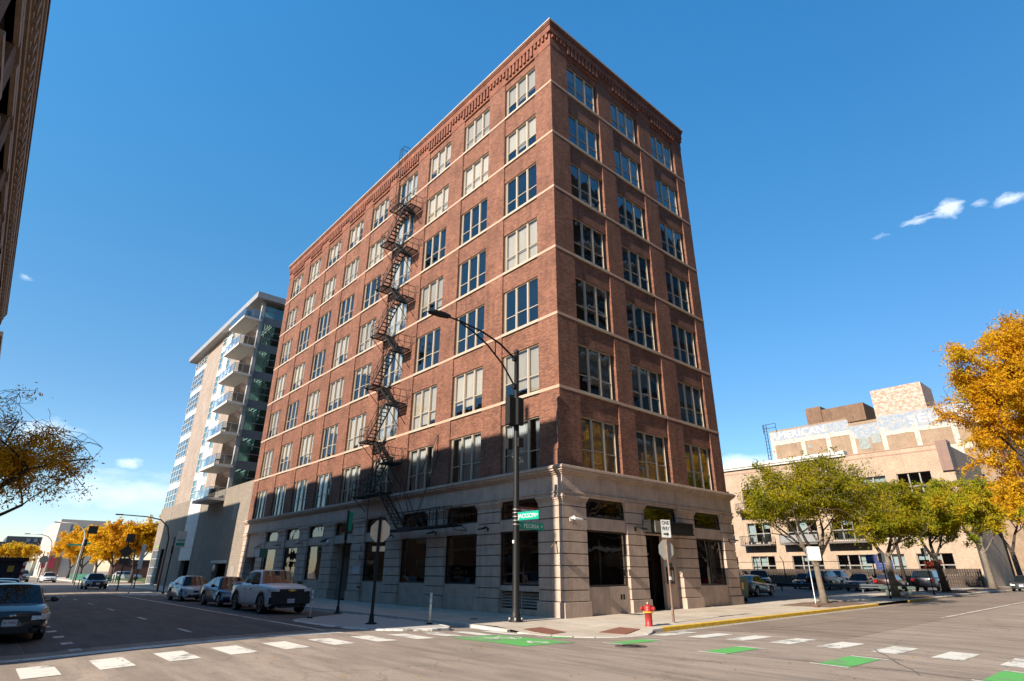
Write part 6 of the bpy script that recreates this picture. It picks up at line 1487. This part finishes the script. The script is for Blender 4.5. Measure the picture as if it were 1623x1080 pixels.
tree('street_tree', 'second street tree, dark trunk forking low, green crown overlapping the loft windows', (3.3, 29.8, .3), [((-.1, .1, 2.6), (-.7, -.6, .9), 3.0, .14), ((-.1, .1, 2.6), (.2, .9, .95), 2.8, .14), ((-.1, .1, 2.5), (.8, -.2, 1.0), 2.4, .1)],
     (0, .2, 5.7, 4.6, 7.0, 2.5), green, bark, 36000, .12, .24, [(0, 0, -.1), (0, 0, .5), (-.05, .05, 1.6), (-.1, .1, 2.65)], 5, .25, 4, group=TG)
tree('street_tree', 'third street tree, leaning trunk and yellow green crown', (3.3, 42.5, .45), [((-.1, -.5, 2.6), (-.3, -.9, .9), 3.2, .15), ((-.1, -.5, 2.6), (0, .5, 1.1), 3.0, .15), ((-.1, -.5, 2.6), (.7, .1, 1.0), 2.4, .1)],
     (0, -.2, 6.3, 4.6, 7.4, 3.1), ygreen, bark_dk, 34000, .135, .27, [(0, 0, -.1), (0, -.1, .6), (-.05, -.3, 1.6), (-.1, -.5, 2.65)], 9, .2, 4, group=TG)
tree('street_tree', 'fourth street tree with a pale straight trunk and sparse golden leaves', (3.4, 59, .5), [((0, -.2, 4), (-.4, -.8, .9), 3.8, .16), ((0, -.2, 4), (.2, .8, 1), 3.6, .16), ((0, -.2, 3.4), (.9, 0, .7), 3, .1)],
     (0, 0, 8.4, 4.8, 8.0, 3.8), ygreen, bark, 24000, .155, .3, [(0, 0, -.1), (0, 0, .8), (0, -.1, 2.5), (0, -.2, 4.05)], 14, .2, 4, group=TG)
tree('street_tree', 'fifth street tree, dark forked trunk deep in the shade at the right', (3.4, 74, .5), [((0, 0, 4), (-.4, -.6, 1.2), 4, .18), ((0, 0, 4), (.4, .6, 1.1), 4, .18)],
     (0, 0, 9.2, 5, 6, 4.2), orange, bark_dk, 8000, .24, .32, [(0, 0, -.1), (.1, 0, 1), (0, 0, 4.1)], 17, .2, 4, group=TG)
tree('orange_tree', 'big orange leaved tree reaching in from the right edge, above the side street', (16.8, 18.0, .2), [((0, 0, 4.2), (-1, -.5, 1.2), 4.6, .2), ((0, 0, 4.2), (-.9, .6, 1.1), 4.6, .2), ((0, 0, 4.2), (.5, -.2, 1.3), 4.5, .2), ((0, 0, 3.8), (-1, 0, .6), 4.2, .15)],
     (-1.2, 0, 11.1, 5.0, 6.4, 7.4), orange, bark_dk, 95000, .09, .3, [(0, 0, -.1), (0, 0, 1), (.05, 0, 2.6), (0, 0, 4.3)], 33, .3, 5, nbr=(2, 3))
tree('orange_tree', 'second orange tree farther up the right side, behind the first orange crown', (16.8, 34.0, .35), [((0, 0, 4.2), (-1, -.5, 1.2), 4.4, .2), ((0, 0, 4.2), (-.7, .6, 1.1), 4.4, .2), ((0, 0, 4.2), (.5, -.2, 1.3), 4.5, .2)],
     (-3.4, 0, 8.4, 8.0, 7.0, 5.6), orange, bark_dk, 55000, .135, .3, [(0, 0, -.1), (0, 0, 1), (0, 0, 4.3)], 36, .3, 4)
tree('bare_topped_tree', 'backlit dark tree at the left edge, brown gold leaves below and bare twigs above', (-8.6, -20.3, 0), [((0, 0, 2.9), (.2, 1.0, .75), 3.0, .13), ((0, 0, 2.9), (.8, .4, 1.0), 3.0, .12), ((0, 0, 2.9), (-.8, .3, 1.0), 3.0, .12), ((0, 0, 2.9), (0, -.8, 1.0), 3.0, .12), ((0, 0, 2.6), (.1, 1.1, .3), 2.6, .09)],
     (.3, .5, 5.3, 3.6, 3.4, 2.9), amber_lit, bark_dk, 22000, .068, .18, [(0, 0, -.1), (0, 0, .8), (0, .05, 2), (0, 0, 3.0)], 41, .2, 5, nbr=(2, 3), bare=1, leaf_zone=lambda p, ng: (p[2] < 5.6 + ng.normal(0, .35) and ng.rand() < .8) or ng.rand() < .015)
PT = 'golden trees in the small park'
for i, (x, y, s_, lab) in enumerate(((-97, .8, 1.15, 'golden park tree nearest the annex corner, thick trunk on the lawn'), (-109, -.3, 1.2, 'golden park tree behind the right end of the green fence'), (-103, 6.5, 1.1, 'park tree with bare twigs poking up above the golden mass'), (-124, -.8, 1.2, 'golden park tree behind the nearer curved lamp'), (-141, -1.2, 1.3, 'reddish gold park tree before the brick school'), (-160, -1.4, 1.3, 'golden park tree nearest the cream building'), (-94, 9.5, 1.1, 'golden tree half hidden by the grey annex corner'))):
    tree('park_tree', lab, (x, y, .05), [((0, 0, 2.2), (-.6, -.6, 1.1), 3.4 * s_, .16), ((0, 0, 2.2), (.6, -.3, 1.1), 3.4 * s_, .16), ((0, 0, 2.2), (.1, .8, 1.1), 3.4 * s_, .16)] + ([((0, 0, 3), (0, 0, 1), 6.2, .14)] if i == 2 else []),
         (0, 0, 4.9 * s_, 6.3 * s_, 5.8 * s_, 3.8 * s_ if i != 2 else 5.8), gold, bark_dk, 20000, .25, .26, [(0, 0, -.1), (0, 0, 1), (0, 0, 2.3)], 50 + i, .2, 3, group=PT, bare=.9 if i == 2 else 0, twig=1.5)
for i, (x, y, lab, lm) in enumerate(((-205, -11.5, 'olive yellow tree far down the street left of the cream shop', amber), (-235, -17, 'bright yellow tree at the far left end of the street', gold), (-215, -8.5, 'olive tree in front of the distant modern block', amber))):
    tree('street_tree', lab, (x, y, 0), [((0, 0, 2.2), (-.5, -.5, 1), 4, .2), ((0, 0, 2.2), (.5, .5, 1), 4, .2), ((0, 0, 2.2), (0, -.2, 1), 4, .2)], (0, 0, 5.2, 4.6, 4.6, 3.4), lm, bark_dk, 2600, .45, .28, [(0, 0, -.1), (0, 0, 2.3)], 70 + i, .1, 3, twig=1.5)
tree('bush', 'small red and green shrub on the wall behind the third street tree', (-.5, 56, 1.9), [((0, 0, .2), (.3, 0, 1), .7, .03), ((0, 0, .2), (-.5, 0, 1), .7, .03)], (0, 0, .7, 1.4, .6, .6), leafmat('leaf_red', [(.12, .03, .02), (.3, .06, .03), (.1, .14, .03)], 1), bark_dk, 900, .13, .04, [(0, 0, 0), (0, 0, .25)], 81, .1, 2, cat='shrub', twig=.4)

# ================================================================== SKY, SUN, CAMERA
SUN = Vector((.07, -1, .552)).normalized()
wd = bpy.data.worlds.new('World'); scn.world = wd; wd.use_nodes = True; nt = wd.node_tree; nt.nodes.clear()
out = nt.nodes.new('ShaderNodeOutputWorld'); bg = nt.nodes.new('ShaderNodeBackground'); L(nt, bg.outputs[0], out.inputs[0])
sky = nt.nodes.new('ShaderNodeTexSky'); sky.sky_type = 'NISHITA'; sky.sun_disc = False
sky.sun_elevation = math.asin(SUN.z); sky.sun_rotation = math.atan2(SUN.x, SUN.y)
sky.air_density = 1.0; sky.dust_density = .3; sky.ozone_density = 2.2; sky.altitude = 200
bg.inputs['Strength'].default_value = .085
tc = nt.nodes.new('ShaderNodeTexCoord').outputs['Generated']
# clouds by direction: soft wisps low in the west and one drifting group to the north
def dirfield(v, d, size, stretch):
    """mask that is 1 in direction d and fades over 'size'"""
    sb = N(nt, 'ShaderNodeVectorMath', operation='SUBTRACT'); L(nt, v, sb.inputs[0]); sb.inputs[1].default_value = tuple(Vector(d).normalized())
    ml = N(nt, 'ShaderNodeVectorMath', operation='MULTIPLY'); L(nt, sb.outputs[0], ml.inputs[0]); ml.inputs[1].default_value = stretch
    ln = N(nt, 'ShaderNodeVectorMath', operation='LENGTH'); L(nt, ml.outputs[0], ln.inputs[0])
    mr = N(nt, 'ShaderNodeMapRange', clamp=True); L(nt, ln.outputs['Value'], mr.inputs['Value']); mr.inputs['From Min'].default_value = size; mr.inputs['From Max'].default_value = 0
    return mr.outputs[0]
CLOUDS = []
CLOUD_DEFS = [
 ((-.034, .889, .457), .030, (1, 1, 1.9), 26, .74, 2.1, .25, .6),
 ((-.060, .885, .462), .022, (1, 1, 2.4), 26, .80, 8.4, .3, .4),
 ((-.088, .879, .468), .034, (1, 1, 1.7), 26, .74, 1.3, .25, .65),
 ((-.126, .876, .464), .040, (1, 1, 3.4), 24, .74, 9.3, .25, .65),
 ((-.170, .871, .460), .040, (1, 1, 3.6), 28, .86, 11.3, .3, .4),
 ((-.981, .130, .144), .03, (1, 1, 2.2), 22, .70, 4.2, .3, .55),
 ((-.984, .150, .100), .16, (1, 1, 3.2), 7, .66, 3.3, .35, .6),
 ((-.985, .02, .165), .10, (1, 1, 2.6), 8, .78, 5.2, .3, .6),
 ((-.931, -.046, .362), .035, (1, 1, 2), 14, .85, 6.2, .2, .6),
 ((-.44, .88, .165), .10, (1, 1, 3), 9, .76, 7.2, .3, .7),
]
def cloud(d, size, stretch, nscale, thr, seed, soft=.12, amt=1.0):
    mk_ = dirfield(tc, d, size, stretch)
    nz = noise(nt, mapping(nt, tc, (1, 1, 2.6), (0, 0, 0), (seed, seed * .7, 0)), nscale, 8, .62, .2)
    a = N(nt, 'ShaderNodeMath', operation='MULTIPLY_ADD'); L(nt, mk_, a.inputs[0]); a.inputs[1].default_value = .55; L(nt, nz, a.inputs[2])
    r_ = N(nt, 'ShaderNodeMapRange', clamp=True); L(nt, a.outputs[0], r_.inputs['Value']); r_.inputs['From Min'].default_value = thr; r_.inputs['From Max'].default_value = thr + soft; r_.inputs['To Max'].default_value = amt
    g = N(nt, 'ShaderNodeMath', operation='MULTIPLY', use_clamp=True); L(nt, r_.outputs[0], g.inputs[0]); gg = N(nt, 'ShaderNodeMath', operation='MULTIPLY', use_clamp=True); L(nt, mk_, gg.inputs[0]); gg.inputs[1].default_value = 6; L(nt, gg.outputs[0], g.inputs[1])
    return g.outputs[0]
acc = None
for cdef in CLOUD_DEFS:
    c_ = cloud(*cdef)
    if acc is None: acc = c_
    else:
        m_ = N(nt, 'ShaderNodeMath', operation='MAXIMUM'); L(nt, acc, m_.inputs[0]); L(nt, c_, m_.inputs[1]); acc = m_.outputs[0]
hs_ = N(nt, 'ShaderNodeHueSaturation'); hs_.inputs['Saturation'].default_value = 1.15; hs_.inputs['Hue'].default_value = .497; hs_.inputs['Value'].default_value = 1.0; L(nt, sky.outputs[0], hs_.inputs['Color'])
sz = nt.nodes.new('ShaderNodeSeparateXYZ'); L(nt, tc, sz.inputs[0])
mr_ = N(nt, 'ShaderNodeMapRange', clamp=True); L(nt, sz.outputs[0], mr_.inputs['Value']); mr_.inputs['From Min'].default_value = -1; mr_.inputs['From Max'].default_value = -.1; mapped = mr_.outputs[0]
grad = ramp(nt, sz.outputs[2], [(0, (.86, .84, .94)), (.12, (.76, .86, .97)), (.25, (.72, .88, .98)), (.5, (.66, 1.15, 1.28)), (.78, (.66, 1.52, 1.78)), (.845, (.64, 1.5, 1.76)), (.93, (.42, .62, .65)), (1, (.45, .45, .4))])
azm = ramp(nt, mapped, [(0, (1.42, 1.36, 1.28)), (.35, (1.2, 1.2, 1.15)), (1, (1, 1, 1))])
tint = mixc(nt, 1, mixc(nt, 1, hs_.outputs[0], grad, 'MULTIPLY'), azm, 'MULTIPLY')
col = mixc(nt, acc, tint, (8.5, 9.0, 9.4))
L(nt, col, bg.inputs['Color'])
sun = bpy.data.lights.new('sun', 'SUN'); sun.energy = 5.0; sun.angle = R(.55); sun.color = (1, .90, .76)
so_ = bpy.data.objects.new('sun', sun); COL.objects.link(so_); so_.rotation_euler = (-SUN).to_track_quat('-Z', 'Y').to_euler(); so_.location = (20, -60, 60)
cam = bpy.data.cameras.new('camera'); cam.sensor_width = 36; cam.lens = 36 * 897.62 / 1623; cam.clip_end = 5000; cam.clip_start = .1
co_ = bpy.data.objects.new('camera', cam); COL.objects.link(co_); scn.camera = co_
pitch, roll, yaw = .3906, .0066, .8491
cp_, sp_ = math.cos(pitch), math.sin(pitch)
fw_ = Vector((-math.sin(yaw) * cp_, math.cos(yaw) * cp_, sp_)); r0 = Vector((math.cos(yaw), math.sin(yaw), 0)); u0 = r0.cross(fw_)
rr_ = r0 * math.cos(roll) + u0 * math.sin(roll); uu = -r0 * math.sin(roll) + u0 * math.cos(roll)
co_.matrix_world = Matrix(((rr_.x, uu.x, -fw_.x, 17.9282), (rr_.y, uu.y, -fw_.y, -18.8073), (rr_.z, uu.z, -fw_.z, 1.6854), (0, 0, 0, 1)))
vs_ = scn.view_settings; vs_.view_transform = 'Standard'; vs_.look = 'None'; vs_.exposure = 0.92; vs_.gamma = 1
scn.cycles.max_bounces = 6; scn.cycles.transparent_max_bounces = 12; scn.cycles.glossy_bounces = 3; scn.cycles.diffuse_bounces = 3
scn.cycles.use_denoising = True
